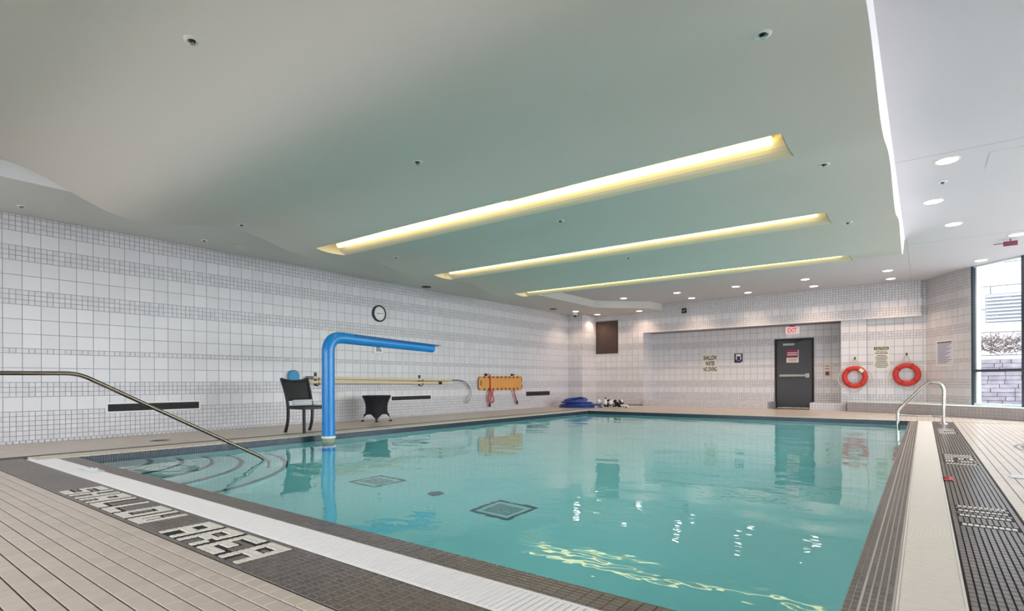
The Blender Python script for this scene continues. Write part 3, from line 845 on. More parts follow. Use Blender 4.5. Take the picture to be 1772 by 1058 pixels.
for (x, y, lab) in ((-9.95, 9.58, 'round black ceiling speaker in the soffit above the clock wall'), (-9.73, 15.1, 'round black ceiling speaker in the soffit near the corner column')):
    t = thing('ceiling_speaker', lab, 'speaker', (x, y, ZS), group='black ceiling speakers')
    MB().lathe([(0.12, 0.0), (0.12, -0.012), (0.105, -0.014)], (x, y, ZS), 'z', 24).build('speaker_ring', M['black'], t)
    MB().lathe([(0.104, -0.003), (0.06, -0.018), (0.01, -0.02)], (x, y, ZS), 'z', 24).build('speaker_grille', M['ink'], t, smooth=True)
t = thing('dome_camera', 'white and black dome security camera under the corner soffit', 'camera', (-9.75, 16.55, ZS))
MB().lathe([(0.085, 0), (0.085, -0.05), (0.07, -0.075), (0.06, -0.076)], (-9.75, 16.55, ZS), 'z', 20).build('housing', M['white'], t, smooth=True)
MB().lathe([(0.06, -0.07), (0.055, -0.10), (0.035, -0.125), (0.01, -0.135)], (-9.75, 16.55, ZS), 'z', 20).build('dome', M['ink'], t, smooth=True)
t = thing('wall_camera', 'small black square camera with white arrow mark on the bulkhead', 'camera', (-6.33, YB, 3.19))
MB().box(-6.41, -6.25, YB-0.035, YB-0.002, 3.11, 3.27).build('camera_box', M['ink'], t, bevel=0.006)
MB().tube([(-6.375, YB-0.037, 3.20), (-6.345, YB-0.037, 3.165), (-6.285, YB-0.037, 3.215)], 0.009, 8).build('white_mark', M['white'], t)
t = thing('ceiling_sign', 'small dark maroon sign hanging from the right-hand ceiling', 'sign', (1.29, 13.7, ZC))
MB().box(1.20, 1.40, 13.68, 13.72, ZC-0.13, ZC-0.045).build('sign_panel', M['maroon'], t, bevel=0.004)
MB().tube([(1.3, 13.7, ZC), (1.3, 13.7, ZC-0.05)], 0.008, 8).build('stem', M['black'], t)
MB().tube([(1.2, 13.7, ZC-0.075), (1.06, 13.7, ZC-0.075)], 0.007, 8).build('arm', M['maroon'], t)
t = struct('access_hatch', MB().box(0.62, 1.15, 8.35, 8.95, ZC-0.004, ZC+0.001), M['paint_white'])

# ------------------------------------------------------------------ left wall fittings
nx_ = Vector((1,0,0)); uy = Vector((0,1,0)); uz = Vector((0,0,1))
XF = XW+0.004
# clock
t = thing('wall_clock', 'round white-faced wall clock with a black rim', 'clock', (XF, 8.275, 2.465))
ax = (uy, uz, nx_)
MB().lathe([(0.195, 0.0), (0.195, 0.04), (0.185, 0.05), (0.162, 0.05), (0.160, 0.03)], (XF, 8.275, 2.465), ax, 40).build('rim', M['black'], t, smooth=True)
dial = MB().lathe([(0.162, 0.0), (0.162, 0.032)], (XF, 8.275, 2.465), ax, 40).build('dial', M['white'], t)
for i in range(12):
    a = math.pi/2-2*math.pi*i/12
    c_ = Vector((XF+0.034, 8.275+0.125*math.cos(a), 2.465+0.125*math.sin(a)))
    text_mb(str(i or 12), 0.032, c_-uz*0.016, uy, uz, nx_).build('numeral', M['ink'], dial)
for ang, ln, wd in ((math.radians(182), 0.085, 0.006), (math.radians(4), 0.115, 0.004)):
    d = Vector((0, math.cos(ang), math.sin(ang))); p = Vector((0, -d.z, d.y))
    c_ = Vector((XF+0.038, 8.275, 2.465))+d*ln/2
    MB().obox(c_, d*ln/2, p*wd, nx_*0.002).build('hand', M['ink'], dial)
# small framed box beneath the blue pipe
t = thing('wall_box', 'small white framed control box on the wall behind the blue pipe', 'box', (XF, 8.23, 1.63))
MB().box(XF, XF+0.05, 8.10, 8.36, 1.53, 1.74).build('case', M['white'], t, bevel=0.008)
MB().prism_on([(-0.07, 0.07), (0.02, 0.07), (0.09, -0.03), (0.09, -0.05), (-0.07, -0.05)], (XF+0.05, 8.23, 1.62), uy, uz, nx_, 0.004).build('dark_panel', M['grey_metal'], t)
MB().box(XF, XF+0.015, 8.222, 8.238, 1.33, 1.53).build('conduit', M['white'], t)
# vents
def vent(y0, y1, z0, z1, label, fr, nseg):
    t = thing('wall_vent', label, 'vent', (XF, (y0+y1)/2, z0), group='long low vents in the tiled wall')
    b = 0.022
    MB().box(XF, XF+0.014, y0, y1, z1-b, z1).box(XF, XF+0.014, y0, y1, z0, z0+b).box(XF, XF+0.014, y0, y0+b, z0+b, z1-b).box(XF, XF+0.014, y1-b, y1, z0+b, z1-b).build('frame', M[fr], t)
    MB().box(XF, XF+0.002, y0+b, y1-b, z0+b, z1-b).build('recess', M['ink'], t)
    seg = (y1-y0-2*b)/nseg
    for i in range(nseg):
        for j in range(4):
            zc = z0+b+(z1-z0-2*b)*(j+0.5)/4
            MB().obox((XF+0.006, y0+b+seg*(i+0.5), zc), (0, seg/2-0.008, 0), (0.004, 0, 0.006), (0.001, 0, -0.0007)).build('slat', M['navy_slat'], t)
M['navy_slat'] = mat('charcoal_vent_slat', srgb(66, 64, 72), 0.5)
vent(2.93, 4.32, 0.385, 0.545, 'white framed black wall vent behind the curved steps', 'white', 6)
vent(8.62, 9.97, 0.39, 0.53, 'white edged dark wall vent right of the black table', 'white', 5)
vent(14.2, 15.56, 0.395, 0.53, 'dark segmented wall vent right of the orange board', 'brown_dark', 5)
# blue float behind the chair
tag(MB().prism_on([(-0.115, -0.22), (0.115, -0.22)]+[(0.115*math.cos(a*math.pi/12), 0.06+0.115*math.sin(a*math.pi/12)) for a in range(13)], (XF+0.001, 6.08, 0.93), uy, uz, nx_, 0.09).build('foam_float', M['teal_foam'], bevel=0.02),
    'faded blue round-topped foam float hung on the wall behind the chair', 'float')
# reach poles, crook and hooks
px = XF+0.07
t = thing('reach_pole', 'upper long cream rescue pole ending in a wire crook', 'pole', (px, 8.7, 0.94), group='cream rescue poles on the left wall')
MB().tube([(px, 6.5, 0.953), (px, 10.65, 0.905)], 0.030, 12).build('shaft', M['cream'], t, smooth=True)
MB().tube([(px, 10.65, 0.905), (px, 10.95, 0.90)], 0.014, 10).build('ferrule', M['grey_metal'], t, smooth=True)
MB().tube(bez([(px, 10.9, 0.90), (px, 11.12, 0.88), (px, 11.36, 0.74), (px, 11.46, 0.56), (px, 11.43, 0.42), (px, 11.33, 0.29), (px, 11.22, 0.29), (px, 11.24, 0.38), (px+0.01, 11.34, 0.5), (px+0.01, 11.36, 0.66), (px+0.01, 11.22, 0.83), (px, 11.0, 0.897)], 6), 0.0085, 8).build('crook', M['grey_metal'], t, smooth=True)
MB().tube([(px, 6.36, 0.955), (px, 6.51, 0.953)], 0.03, 10).build('grip', M['grey_metal'], t, smooth=True)
t = thing('reach_pole', 'lower long cream rescue pole with a white tip and black band', 'pole', (px, 8.6, 0.85), group='cream rescue poles on the left wall')
MB().tube([(px+0.03, 6.42, 0.861), (px+0.03, 10.45, 0.825)], 0.032, 12).build('shaft', M['cream'], t, smooth=True)
MB().tube([(px+0.03, 10.12, 0.828), (px+0.03, 10.24, 0.827)], 0.035, 12).build('black_band', M['ink'], t, smooth=True)
MB().tube([(px+0.03, 10.45, 0.825), (px+0.03, 10.68, 0.823)], 0.018, 12).build('white_tip', M['white'], t, smooth=True)
for y, zt, lab in ((6.60, 0.93, 'black double hook bracket holding the pole ends beside the chair'), (9.55, 0.9, 'black hook bracket holding the poles above the wall vent')):
    t = thing('pole_hook', lab, 'hook', (XF, y, zt), group='pole hooks')
    MB().box(XF, XF+0.015, y-0.03, y+0.03, zt-0.14, zt+0.13).build('plate', M['black'], t, bevel=0.004)
    for q in (-0.025, -0.12):
        zz_ = zt+q
        MB().tube([(XF+0.01, y, zz_-0.01), (XF+0.07, y, zz_-0.03), (XF+0.13, y, zz_-0.005), (XF+0.135, y, zz_+0.045)], 0.011, 8).build('hook_arm', M['black'], t, smooth=True)
tag(MB().box(XF, XF+0.16, 6.42, 6.98, 0.66, 0.70).build('wall_shelf', M['white'], bevel=0.005), 'small white shelf on the wall behind the blue pipe', 'shelf')

# orange spine board with straps
by0, by1, bz0, bz1 = 11.80, 13.88, 0.585, 1.04
t = thing('spine_board', 'orange rescue spine board with red straps hung on the left wall', 'spine board', (XF+0.05, 12.84, 0.58))
def rrect(a0, a1, b0, b1, r, n=5, taper=0.0):
    pts = []
    for (cx_, cy_, s0) in ((a1-r, b0+r+taper*0, -math.pi/2), (a1-r, b1-r, 0), (a0+r, b1-r-taper, math.pi/2), (a0+r, b0+r+taper, math.pi)):
        for i in range(n+1):
            a = s0+i/n*math.pi/2; pts.append((cx_+r*math.cos(a), cy_+r*math.sin(a)))
    return pts
MB().prism_on(rrect(by0, by1, bz0, bz1, 0.09, taper=0.03), (XF+0.04, 0, 0), uy, uz, nx_, 0.045).build('board', M['orange'], t, bevel=0.012)
board = [o for o in t.children][-1]
MB().prism_on(rrect(by0+0.25, by1-0.1, bz0+0.11, bz1-0.09, 0.06), (XF+0.085, 0, 0), uy, uz, nx_, 0.006).build('raised_centre', M['orange'], t, bevel=0.004)
for row, zc in ((0, bz1-0.055), (1, bz0+0.055)):
    for i in range(9):
        yy = by0+0.22+i*0.2
        MB().prism_on(rrect(yy-0.045, yy+0.045, zc-0.022, zc+0.022, 0.02), (XF+0.085, 0, 0), uy, uz, nx_, 0.002).build('hand_hole', M['brown_dark'], board)
MB().prism_on(rrect(by0+0.05, by0+0.09, 0.74, 0.90, 0.018), (XF+0.085, 0, 0), uy, uz, nx_, 0.002).build('hand_hole', M['brown_dark'], board)
for zc0, zc1 in ((0.64, 0.77), (0.86, 0.98)):
    MB().prism_on(rrect(by1-0.05, by1-0.015, zc0, zc1, 0.015), (XF+0.085, 0, 0), uy, uz, nx_, 0.002).build('hand_hole', M['brown_dark'], board)
def strap(pts, w=0.03, th=0.006):
    mb = MB(); P = bez(pts, 5)
    for a, b in zip(P, P[1:]):
        d = (b-a); L_ = d.length
        if L_ < 1e-5: continue
        d.normalize(); s_ = nx_.cross(d)
        if s_.length < 0.1: s_ = uy.copy()
        mb.obox((a+b)/2, d*(L_/2+0.003), s_.normalized()*w/2*1.0, d.cross(s_).normalized()*th/2)
    return mb
xs_ = XF+0.1
strap([(xs_, 12.25, 1.07), (xs_, 12.26, 0.85), (xs_, 12.25, 0.6), (xs_-0.02, 12.2, 0.42), (xs_-0.02, 12.2, 0.26)], 0.05).build('strap', M['red_strap'], t)
strap([(xs_, 12.28, 0.66), (xs_-0.01, 12.33, 0.5), (xs_-0.02, 12.27, 0.3), (xs_-0.02, 12.26, 0.2)], 0.045).build('strap', M['red_strap'], t)
strap([(xs_, 12.42, 0.62), (xs_-0.01, 12.38, 0.5), (xs_-0.02, 12.45, 0.34), (xs_-0.02, 12.42, 0.26), (xs_-0.02, 12.33, 0.25)], 0.04).build('strap', M['red_strap'], t)
strap([(xs_, 13.42, 0.63), (xs_-0.01, 13.45, 0.5), (xs_-0.02, 13.55, 0.32), (xs_-0.02, 13.60, 0.19)], 0.05).build('strap', M['red_strap'], t)
for y, z_ in ((12.26, 0.17), (13.60, 0.20)):
    MB().box(xs_-0.035, xs_-0.005, y-0.03, y+0.03, z_-0.05, z_+0.06).build('buckle', M['ink'], t, bevel=0.005)
for y in (12.15, 13.42):
    tt = thing('wall_hook', ('left' if y < 13 else 'right')+' black wall hook holding up the orange spine board', 'hook', (XF, y, 1.06), group='spine board hooks')
    MB().box(XF, XF+0.04, y-0.03, y+0.03, 1.02, 1.10).build('plate', M['black'], tt, bevel=0.004)
    MB().tube([(XF+0.03, y, 1.06), (XF+0.1, y, 1.06), (XF+0.115, y, 1.09)], 0.012, 8).build('peg', M['black'], tt)

# ------------------------------------------------------------------ far wall fittings
def yplane(name, label, cat, x0, x1, z0, z1, Y, m, thick=0.006, group=None):
    t = thing(name, label, cat, ((x0+x1)/2, Y, z0), group)
    MB().box(x0, x1, Y-thick, Y, z0, z1).build('panel', m, t)
    return t
uX = Vector((1,0,0)); nY = Vector((0,-1,0))
# brown return grille
t = thing('return_grille', 'large brown square air return grille high on the far wall', 'grille', (-9.18, YB, 1.86))
MB().box(-9.61, -8.755, YB-0.03, YB, 1.87, 1.91).box(-9.61, -8.755, YB-0.03, YB, 3.0, 3.04).box(-9.61, -9.57, YB-0.03, YB, 1.91, 3.0).box(-8.795, -8.755, YB-0.03, YB, 1.91, 3.0).build('frame', M['brown_dark'], t)
MB().box(-9.57, -8.795, YB-0.008, YB, 1.91, 3.0).build('mesh_panel', M['brown'], t)
for i in range(24):
    zz_ = 1.925+i*0.0448
    MB().obox((-9.1825, YB-0.016, zz_+0.01), (0.3865, 0, 0), (0, 0.006, 0.012), (0, 0.0015, -0.0008)).build('louver', M['brown'], t)
# door
dr = thing('door_1', None, None, (-3.2, YR, 0), kind='structure')
leaf = MB().box(-3.69, -2.71, YR-0.01, YR+0.04, 0.01, 2.10).build('door_leaf', M['door'], dr, bevel=0.003)
MB().box(-3.74, -3.69, YR-0.03, YR+0.1, 0, 2.15).box(-2.71, -2.66, YR-0.03, YR+0.1, 0, 2.15).box(-3.69, -2.71, YR-0.03, YR+0.1, 2.10, 2.15).build('door_frame', M['ink'], dr)
pbar = MB().tube([(-3.58, YR-0.06, 1.0), (-2.86, YR-0.06, 1.0)], 0.046, 12).build('push_bar', M['grey_light'], leaf, smooth=True)
MB().box(-2.88, -2.77, YR-0.09, YR-0.01, 0.935, 1.07).build('latch_case', M['grey_light'], leaf, bevel=0.008)
MB().box(-3.61, -3.56, YR-0.06, YR-0.01, 0.97, 1.03).build('bar_bracket', M['grey_light'], leaf, bevel=0.004)
MB().box(-3.50, -3.18, YR-0.06, YR-0.01, 1.94, 2.01).build('door_closer', M['grey_light'], leaf, bevel=0.006)
MB().tube([(-3.3, YR-0.05, 2.02), (-3.05, YR-0.1, 2.075), (-2.98, YR-0.03, 2.09)], 0.012, 8).build('closer_arm', M['black'], leaf)
t = yplane('door_notice', 'crimson and white notice stuck on the black exit door', 'sign', -3.41, -3.07, 1.41, 1.80, YR-0.012, M['sign_white'])
MB().box(-3.41, -3.09, YR-0.021, YR-0.018, 1.565, 1.80).build('red_panel', M['sign_red'], t)
for z0, z1 in ((1.70, 1.725), (1.635, 1.665)): MB().box(-3.385, -3.115, YR-0.024, YR-0.021, z0, z1).build('white_text_bar', M['sign_white'], t)
for z0 in (1.745, 1.60): MB().box(-3.385, -3.115, YR-0.024, YR-0.021, z0, z0+0.02).build('dark_text_bar', M['maroon'], t)
for i in range(4): MB().box(-3.37+0.01*i, -3.11-0.01*i, YR-0.021, YR-0.018, 1.52-i*0.025, 1.528-i*0.025).build('text_line', M['sign_red'], t)
# exit sign
t = thing('exit_sign', 'lit white EXIT sign with red letters above the door', 'sign', (-3.23, YR-0.06, 2.30))
MB().box(-3.42, -3.04, YR-0.1, YR-0.02, 2.295, 2.515).build('case', M['exit_face'], t, bevel=0.006)
MB().box(-3.30, -3.16, YR-0.08, YR-0.03, 2.515, 2.552).build('mount', M['sign_red'], t)
text_mb('EXIT', 0.145, (-3.23, YR-0.1, 2.335), uX, uz, nY, width=0.26, bold=0.02).build('lettering', M['exit_red'], t)
# shallow water sign
t = yplane('warning_sign', 'white sign reading SHALLOW WATER NO DIVING in black capitals', 'sign', -6.005, -5.505, 1.15, 1.775, YR-0.004, M['sign_white'])
for s_, z_, w_ in (('SHALLOW', 1.565, 0.44), ('WATER', 1.37, 0.31), ('NO DIVING', 1.18, 0.44)):
    text_mb(s_, 0.15, (-5.755, YR-0.011, z_), uX, uz, nY, width=w_, bold=0.025).build('lettering', M['ink'], t)
# navy pictogram sign
t = yplane('pictogram_sign', 'small navy square sign with white pictogram beside the shallow water sign', 'sign', -4.97, -4.71, 1.445, 1.75, YR-0.004, M['navy'])
MB().prism_on(rrect(-4.925, -4.755, 1.655, 1.725, 0.03), (0, YR-0.010, 0), uX, uz, nY, 0.002).build('white_shape', M['white'], t)
for x0 in (-4.925, -4.785): MB().prism_on(rrect(x0, x0+0.035, 1.55, 1.645, 0.012), (0, YR-0.010, 0), uX, uz, nY, 0.002).build('white_shape', M['white'], t)
MB().prism_on(rrect(-4.9, -4.78, 1.50, 1.535, 0.012), (0, YR-0.010, 0), uX, uz, nY, 0.002).build('white_shape', M['ink_grey'], t)
MB().box(-4.76, -4.725, YR-0.012, YR-0.010, 1.455, 1.485).build('white_shape', M['white'], t)
# emergency button panel right of the door
t = yplane('alarm_panel', 'small cream panel with maroon button right of the exit door', 'alarm', -2.385, -2.225, 0.99, 1.33, YR-0.004, M['sign_white'], 0.02)
MB().box(-2.35, -2.25, YR-0.04, YR-0.024, 1.01, 1.12).build('button', M['maroon'], t, bevel=0.006)
for z_ in (1.19, 1.27): MB().box(-2.36, -2.25, YR-0.027, YR-0.024, z_, z_+0.022).build('red_text_bar', M['red_strap'], t)
# caution sign
Yw = 18.0-0.004
t = yplane('caution_sign', 'cream CAUTION sign with black heading between the two life rings', 'sign', -1.11, -0.735, 1.15, 1.785, Yw, M['sign_white'])
MB().box(-1.09, -0.755, Yw-0.009, Yw-0.006, 1.685, 1.765).build('heading_panel', M['ink'], t)
text_mb('CAUTION', 0.055, (-0.9225, Yw-0.0095, 1.697), uX, uz, nY, width=0.29, bold=0.02).build('lettering', M['sign_white'], t)
text_mb('THIS POOL IS', 0.038, (-0.9225, Yw-0.006, 1.628), uX, uz, nY, width=0.25, bold=0.02).build('lettering', M['ink'], t)
text_mb('UNSUPERVISED', 0.04, (-0.9225, Yw-0.006, 1.573), uX, uz, nY, width=0.30, bold=0.03).build('lettering', M['ink'], t)
for i in range(9):
    w_ = (0.10, 0.135, 0.14, 0.12, 0.125, 0.14, 0.15, 0.15, 0.12)[i]
    MB().box(-0.9225-w_, -0.9225+w_, Yw-0.0085, Yw-0.006, 1.525-i*0.041, 1.54-i*0.041).build('text_line', M['ink'], t)
# white notice on the angled wall
def on_angle(s_, z_, off=0.0): return A0+du*s_+Vector((0,0,z_))+dn*(0.004+off)
t = thing('pool_rules_notice', 'pale framed notice with grey print on the angled wall by the window', 'sign', on_angle(0.72, 1.19))
s0, s1 = 0.42, 1.08
MB().prism_on([(s0, 1.19), (s1, 1.19), (s1, 1.845), (s0, 1.845)], A0+dn*0.004, du, uz, dn, 0.006).build('paper', M['notice'], t)
b_ = 0.03
for q in ([(s0, 1.19), (s1, 1.19), (s1, 1.22), (s0, 1.22)], [(s0, 1.815), (s1, 1.815), (s1, 1.845), (s0, 1.845)], [(s0, 1.22), (s0+b_, 1.22), (s0+b_, 1.815), (s0, 1.815)], [(s1-b_, 1.22), (s1, 1.22), (s1, 1.815), (s1-b_, 1.815)]):
    MB().prism_on(q, A0+dn*0.004, du, uz, dn, 0.012).build('frame_edge', M['white'], t)
MB().prism_on([(s0+0.05, 1.775), (s1-0.06, 1.775), (s1-0.06, 1.80), (s0+0.05, 1.80)], A0+dn*0.010, du, uz, dn, 0.001).build('heading_bar', M['ink'], t)
for i in range(14):
    e_ = s1-0.06-((i*37) % 11)*0.022
    MB().prism_on([(s0+0.07, 1.735-i*0.036), (e_, 1.735-i*0.036), (e_, 1.75-i*0.036), (s0+0.07, 1.75-i*0.036)], A0+dn*0.010, du, uz, dn, 0.001).build('text_line', M['ink_grey'], t)

# life rings
def life_ring(cx_, cz_, Y, label, hook_z, tag_patch, rot):
    t = thing('life_ring', label, 'life ring', (cx_, Y-0.07, cz_-0.31), group='orange-red life rings on the far wall')
    R_, r_ = 0.245, 0.068
    c_ = Vector((cx_, Y-0.075, cz_))
    P = [c_+Vector((R_*math.cos(2*math.pi*i/40), 0, R_*math.sin(2*math.pi*i/40))) for i in range(40)]
    ring = MB().tube(P, r_, 14, closed=True).build('ring', M['red'], t, smooth=True)
    # grab rope looping outside, tied at four points
    ties = [math.radians(a+rot) for a in (52, 128, 232, 308)]
    pts = []
    for i, a in enumerate(ties):
        b = ties[(i+1) % 4]+(2*math.pi if i == 3 else 0)
        sag = (0.36, 0.41, 0.37, 0.41)[i]
        top = i == 0
        for k_ in range(8):
            u_ = k_/8; an = a+(b-a)*u_
            rr = 0.318+(sag-0.318)*math.sin(math.pi*u_)
            p = c_+Vector((rr*math.cos(an), -0.01, rr*math.sin(an)-0.05*math.sin(math.pi*u_)*(0 if top else 1)))
            if top: p = c_+Vector((0.318*math.cos(a)*(1-2*u_) if True else 0, -0.005, 0.25+(hook_z-cz_-0.25)*(1-abs(1-2*u_))))
            pts.append(p)
    MB().tube(pts, 0.012, 6, closed=True).build('grab_rope', M['rope'], t, smooth=True)
    for a in ties:
        d = Vector((math.cos(a), 0, math.sin(a))); pc = c_+d*R_
        q = Vector((-d.z, 0, d.x))
        ringp = [pc+(d*math.cos(2*math.pi*i/16)+Vector((0,1,0))*math.sin(2*math.pi*i/16))*(r_+0.004) for i in range(16)]
        mb = MB()
        for i in range(16):
            a_, b_ = ringp[i], ringp[(i+1) % 16]
            mb.quad(a_-q*0.03, b_-q*0.03, b_+q*0.03, a_+q*0.03)
        mb.build('band', M['red_strap'], ring, smooth=True)
    if tag_patch:
        d = Vector((math.cos(0.85), 0, math.sin(0.85))); q = Vector((-d.z, 0, d.x)); pc = c_+d*(R_+0.0)+Vector((0, -r_-0.004, 0))
        MB().obox(pc, d*0.045, q*0.055, (0, 0.003, 0)).build('label_patch', M['sign_white'], ring)
    h = thing('wall_hook', ('dark hook above the left life ring' if tag_patch else 'dark hook above the right life ring'), 'hook', (cx_, Y, hook_z), group='life ring hooks')
    MB().box(cx_-0.02, cx_+0.02, Y-0.012, Y, hook_z-0.03, hook_z+0.05).build('plate', M['black'], h)
    MB().tube([(cx_, Y-0.005, hook_z+0.01), (cx_, Y-0.08, hook_z-0.015), (cx_, Y-0.11, hook_z+0.02)], 0.011, 8).build('hook_arm', M['black'], h, smooth=True)
life_ring(-1.53, 0.94, 17.93-0.004, 'orange-red life ring with pale label patch on the pillar', 1.45, True, 0)
life_ring(-0.36, 1.0, 18.0-0.004, 'orange-red life ring without a patch, right of the caution sign', 1.53, False, 12)

# ------------------------------------------------------------------ things on the deck
# blue water pipe standing in the pool
bx, by = -7.52, 5.10
t = thing('water_spout_pipe', 'tall glossy blue water pipe bending over the pool', 'water spout', (bx, by, PZ))
path = fillet([(bx, by, PZ), (bx, by, 1.582), (bx, by+2.28, 1.495)], 0.26, 10)
path = [path[0]] + [Vector((bx, by, -0.1)), Vector((bx, by, 0.6))] + path[1:]
rad = [0.100 if p.z < 1.2 and p.y < by+0.02 else 0.100-0.018*min(1, max(0, (p.y-by-0.0)/0.5)) - 0.005*max(0, (p.y-by-0.5)/1.8) for p in path]
MB().tube(path, rad, 28).build('pipe', M['blue'], t, smooth=True)
e = path[-1]
MB().lathe([(0.077, 0), (0.072, 0.02), (0.05, 0.034), (0.01, 0.038)], e, (Vector((1,0,0)), Vector((0,0,1)), Vector((0,1,0))), 28).build('end_cap', M['blue'], t, smooth=True)
MB().lathe([(0.104, 0.055), (0.110, 0.060), (0.110, 0.088), (0.102, 0.094)], (bx, by, WZ), 'z', 28).build('collar', M['white'], t, smooth=True)
MB().lathe([(0.1035, -0.12), (0.1035, 0.058)], (bx, by, WZ), 'z', 28).build('stained_base', M['stain'], t, smooth=True)
MB().obox((bx+0.085, by+1.42, 1.575), (0.012, 0, 0), (0, 0.93, -0.0355), (0, 0.0001, 0.004)).build('weir_lip', M['blue_dark'], t)
MB().obox((bx+0.05, by+1.45, 1.592), (0.05, 0, 0), (0, 0.98, -0.0375), (0, 0.0002, 0.005)).build('weir_plate', M['blue_dark'], t)

# chair
def chair(x, y, rz):
    t = thing('patio_chair', 'black armless patio chair with woven back on the left deck', 'chair', (x, y, 0))
    t.rotation_euler = (0, 0, rz)
    def add(mb, nm, m, **kw):
        me = mb.mesh(nm, m, smooth=kw.get('smooth', False)); o = bpy.data.objects.new(nm, me); COL.objects.link(o); o.parent = t
        if kw.get('bevel'):
            b = o.modifiers.new('bevel', 'BEVEL'); b.width = kw['bevel']; b.segments = 2
        return o
    w, d, sh = 0.235, 0.245, 0.45       # local: +x right, +y forward, back at -y
    for s_ in (-1, 1):
        # rear leg runs on up into the back post, bowed
        P = bez([(s_*w, -d-0.06, 0), (s_*w, -d+0.01, 0.18), (s_*w, -d+0.02, 0.42), (s_*w, -d-0.04, 0.66), (s_*(w+0.015), -d-0.15, 0.92)], 6)
        mb = MB()
        for a, b in zip(P, P[1:]):
            dd = (b-a); L_ = dd.length; dd.normalize(); sx_ = Vector((1,0,0)); n_ = sx_.cross(dd).normalized()
            mb.obox((a+b)/2, dd*(L_/2+0.006), sx_*0.017, n_*0.02)
        add(mb, 'leg', M['black'])
        mb = MB(); mb.obox((s_*w, d-0.01, sh/2-0.01), (0.02, 0, 0), (0, 0.02, 0), (0, 0, sh/2-0.01))
        add(mb, 'leg', M['black'], bevel=0.006)
    seat = MB().box(-w-0.02, w+0.02, -d+0.02, d+0.015, sh-0.05, sh-0.005)
    add(seat, 'seat_frame', M['black'], bevel=0.008)
    add(MB().box(-w+0.015, w-0.015, -d+0.04, d-0.015, sh-0.008, sh+0.004), 'seat', M['weave'], bevel=0.003)
    # woven back, curved, its top edge dipping in the middle
    bk = MB(); nI, nJ = 12, 8
    for th in (0, 0.018):
        for j in range(nJ+1):
            v_ = j/nJ; zc = 0.555+v_*(0.905-0.555)
            for i in range(nI+1):
                u_ = -1+2*i/nI
                yb = -d-0.005-0.13*((zc-0.5)/0.42)**1.4-0.035*(1-u_*u_)
                zz_ = zc-0.035*(1-u_*u_)*v_
                bk.v.append((u_*(w-0.005), yb-th, zz_))
    st = (nI+1)*(nJ+1)
    for j in range(nJ):
        for i in range(nI):
            a = j*(nI+1)+i
            bk.f.append((a, a+1, a+nI+2, a+nI+1)); bk.f.append((st+a, st+a+nI+1, st+a+nI+2, st+a+1))
    edge = [i for i in range(nI+1)]+[j*(nI+1)+nI for j in range(1, nJ+1)]+[nJ*(nI+1)+i for i in range(nI-1, -1, -1)]+[j*(nI+1) for j in range(nJ-1, 0, -1)]
    for a, b in zip(edge, edge[1:]+edge[:1]): bk.f.append((b, a, st+a, st+b))
    add(bk, 'backrest', M['weave'], smooth=True)
    for zc, nm in ((0.915, 'top_rail'), (0.55, 'lower_rail')):
        pts = []
        for i in range(13):
            u_ = -1+2*i/12
            k_ = 1 if zc > 0.8 else 0
            pts.append((u_*w, -d-0.014-0.13*((zc-0.5)/0.42)**1.4-0.035*(1-u_*u_), zc-0.035*(1-u_*u_)*k_))
        add(MB().tube(pts, 0.017, 8), nm, M['black'], smooth=True)
    return t
chair(-8.42, 5.31, math.radians(-88))
tw = MB()
for i in range(7):
    tw.obox((-8.60+0.006*((i*3) % 4), 5.31, 0.463+i*0.014), (0.035-0.001*i, 0, 0), (0, 0.175-0.004*((i*2) % 3), 0), (0, 0, 0.0068))
tag(tw.build('folded_towel', M['towel'], bevel=0.006), 'folded white towel lying at the back of the patio chair seat', 'towel')

# bistro table with black stretch cover
tx, ty = -9.52, 7.66
t = thing('covered_table', 'small round table in a black stretch cover beside the left wall', 'table', (tx, ty, 0))
cvr = MB(); n_ = 64; feet = [math.radians(a) for a in (-39, 51, 141, 231)]
prof = [(0.0, 0.565), (0.295, 0.565), (0.312, 0.555), (0.30, 0.53), (0.262, 0.46), (0.235, 0.38), (0.222, 0.30), (0.222, 0.23), (0.228, 0.18)]
for r, z_ in prof:
    for i in range(n_):
        a = 2*math.pi*i/n_
        near = max(math.cos((a-f_+math.pi) % (2*math.pi)-math.pi) for f_ in feet)     # 1 at a foot, 0.7 between
        wgt = max(0, (0.5-z_)/0.5)
        rr = r*(1+0.10*wgt*(near-0.85)/0.15) if r > 0 else 0.0005
        cvr.v.append((tx+rr*math.cos(a), ty+rr*math.sin(a), z_))
for zf in range(5):          # skirt arches between the feet
    q = (zf+1)/5
    for i in range(n_):
        a = 2*math.pi*i/n_
        dist = min(abs((a-f_+math.pi) % (2*math.pi)-math.pi) for f_ in feet)/(math.pi/4)
        zb = 0.01+0.15*min(1, (dist*1.5))**0.5
        z_ = 0.18+(zb-0.18)*q
        near = max(math.cos((a-f_+math.pi) % (2*math.pi)-math.pi) for f_ in feet)
        rr = 0.228*(1+0.10*(0.64/0.5)*(near-0.85)/0.15)+0.05*q*max(0, 1-dist*2.2)
        cvr.v.append((tx+rr*math.cos(a), ty+rr*math.sin(a), z_))
rows = len(prof)+5
for j in range(rows-1):
    for i in range(n_):
        i2 = (i+1) % n_; cvr.f.append((j*n_+i, (j+1)*n_+i, (j+1)*n_+i2, j*n_+i2))
o = cvr.build('stretch_cover', M['spandex'], t, smooth=True, angle=60)
sd = o.modifiers.new('thickness', 'SOLIDIFY'); sd.thickness = 0.004
for f_ in feet:
    p = Vector((tx+0.295*math.cos(f_), ty+0.295*math.sin(f_), 0))
    MB().lathe([(0.035, 0), (0.035, 0.012), (0.02, 0.03)], p, 'z', 14).build('foot', M['black'], t, smooth=True)
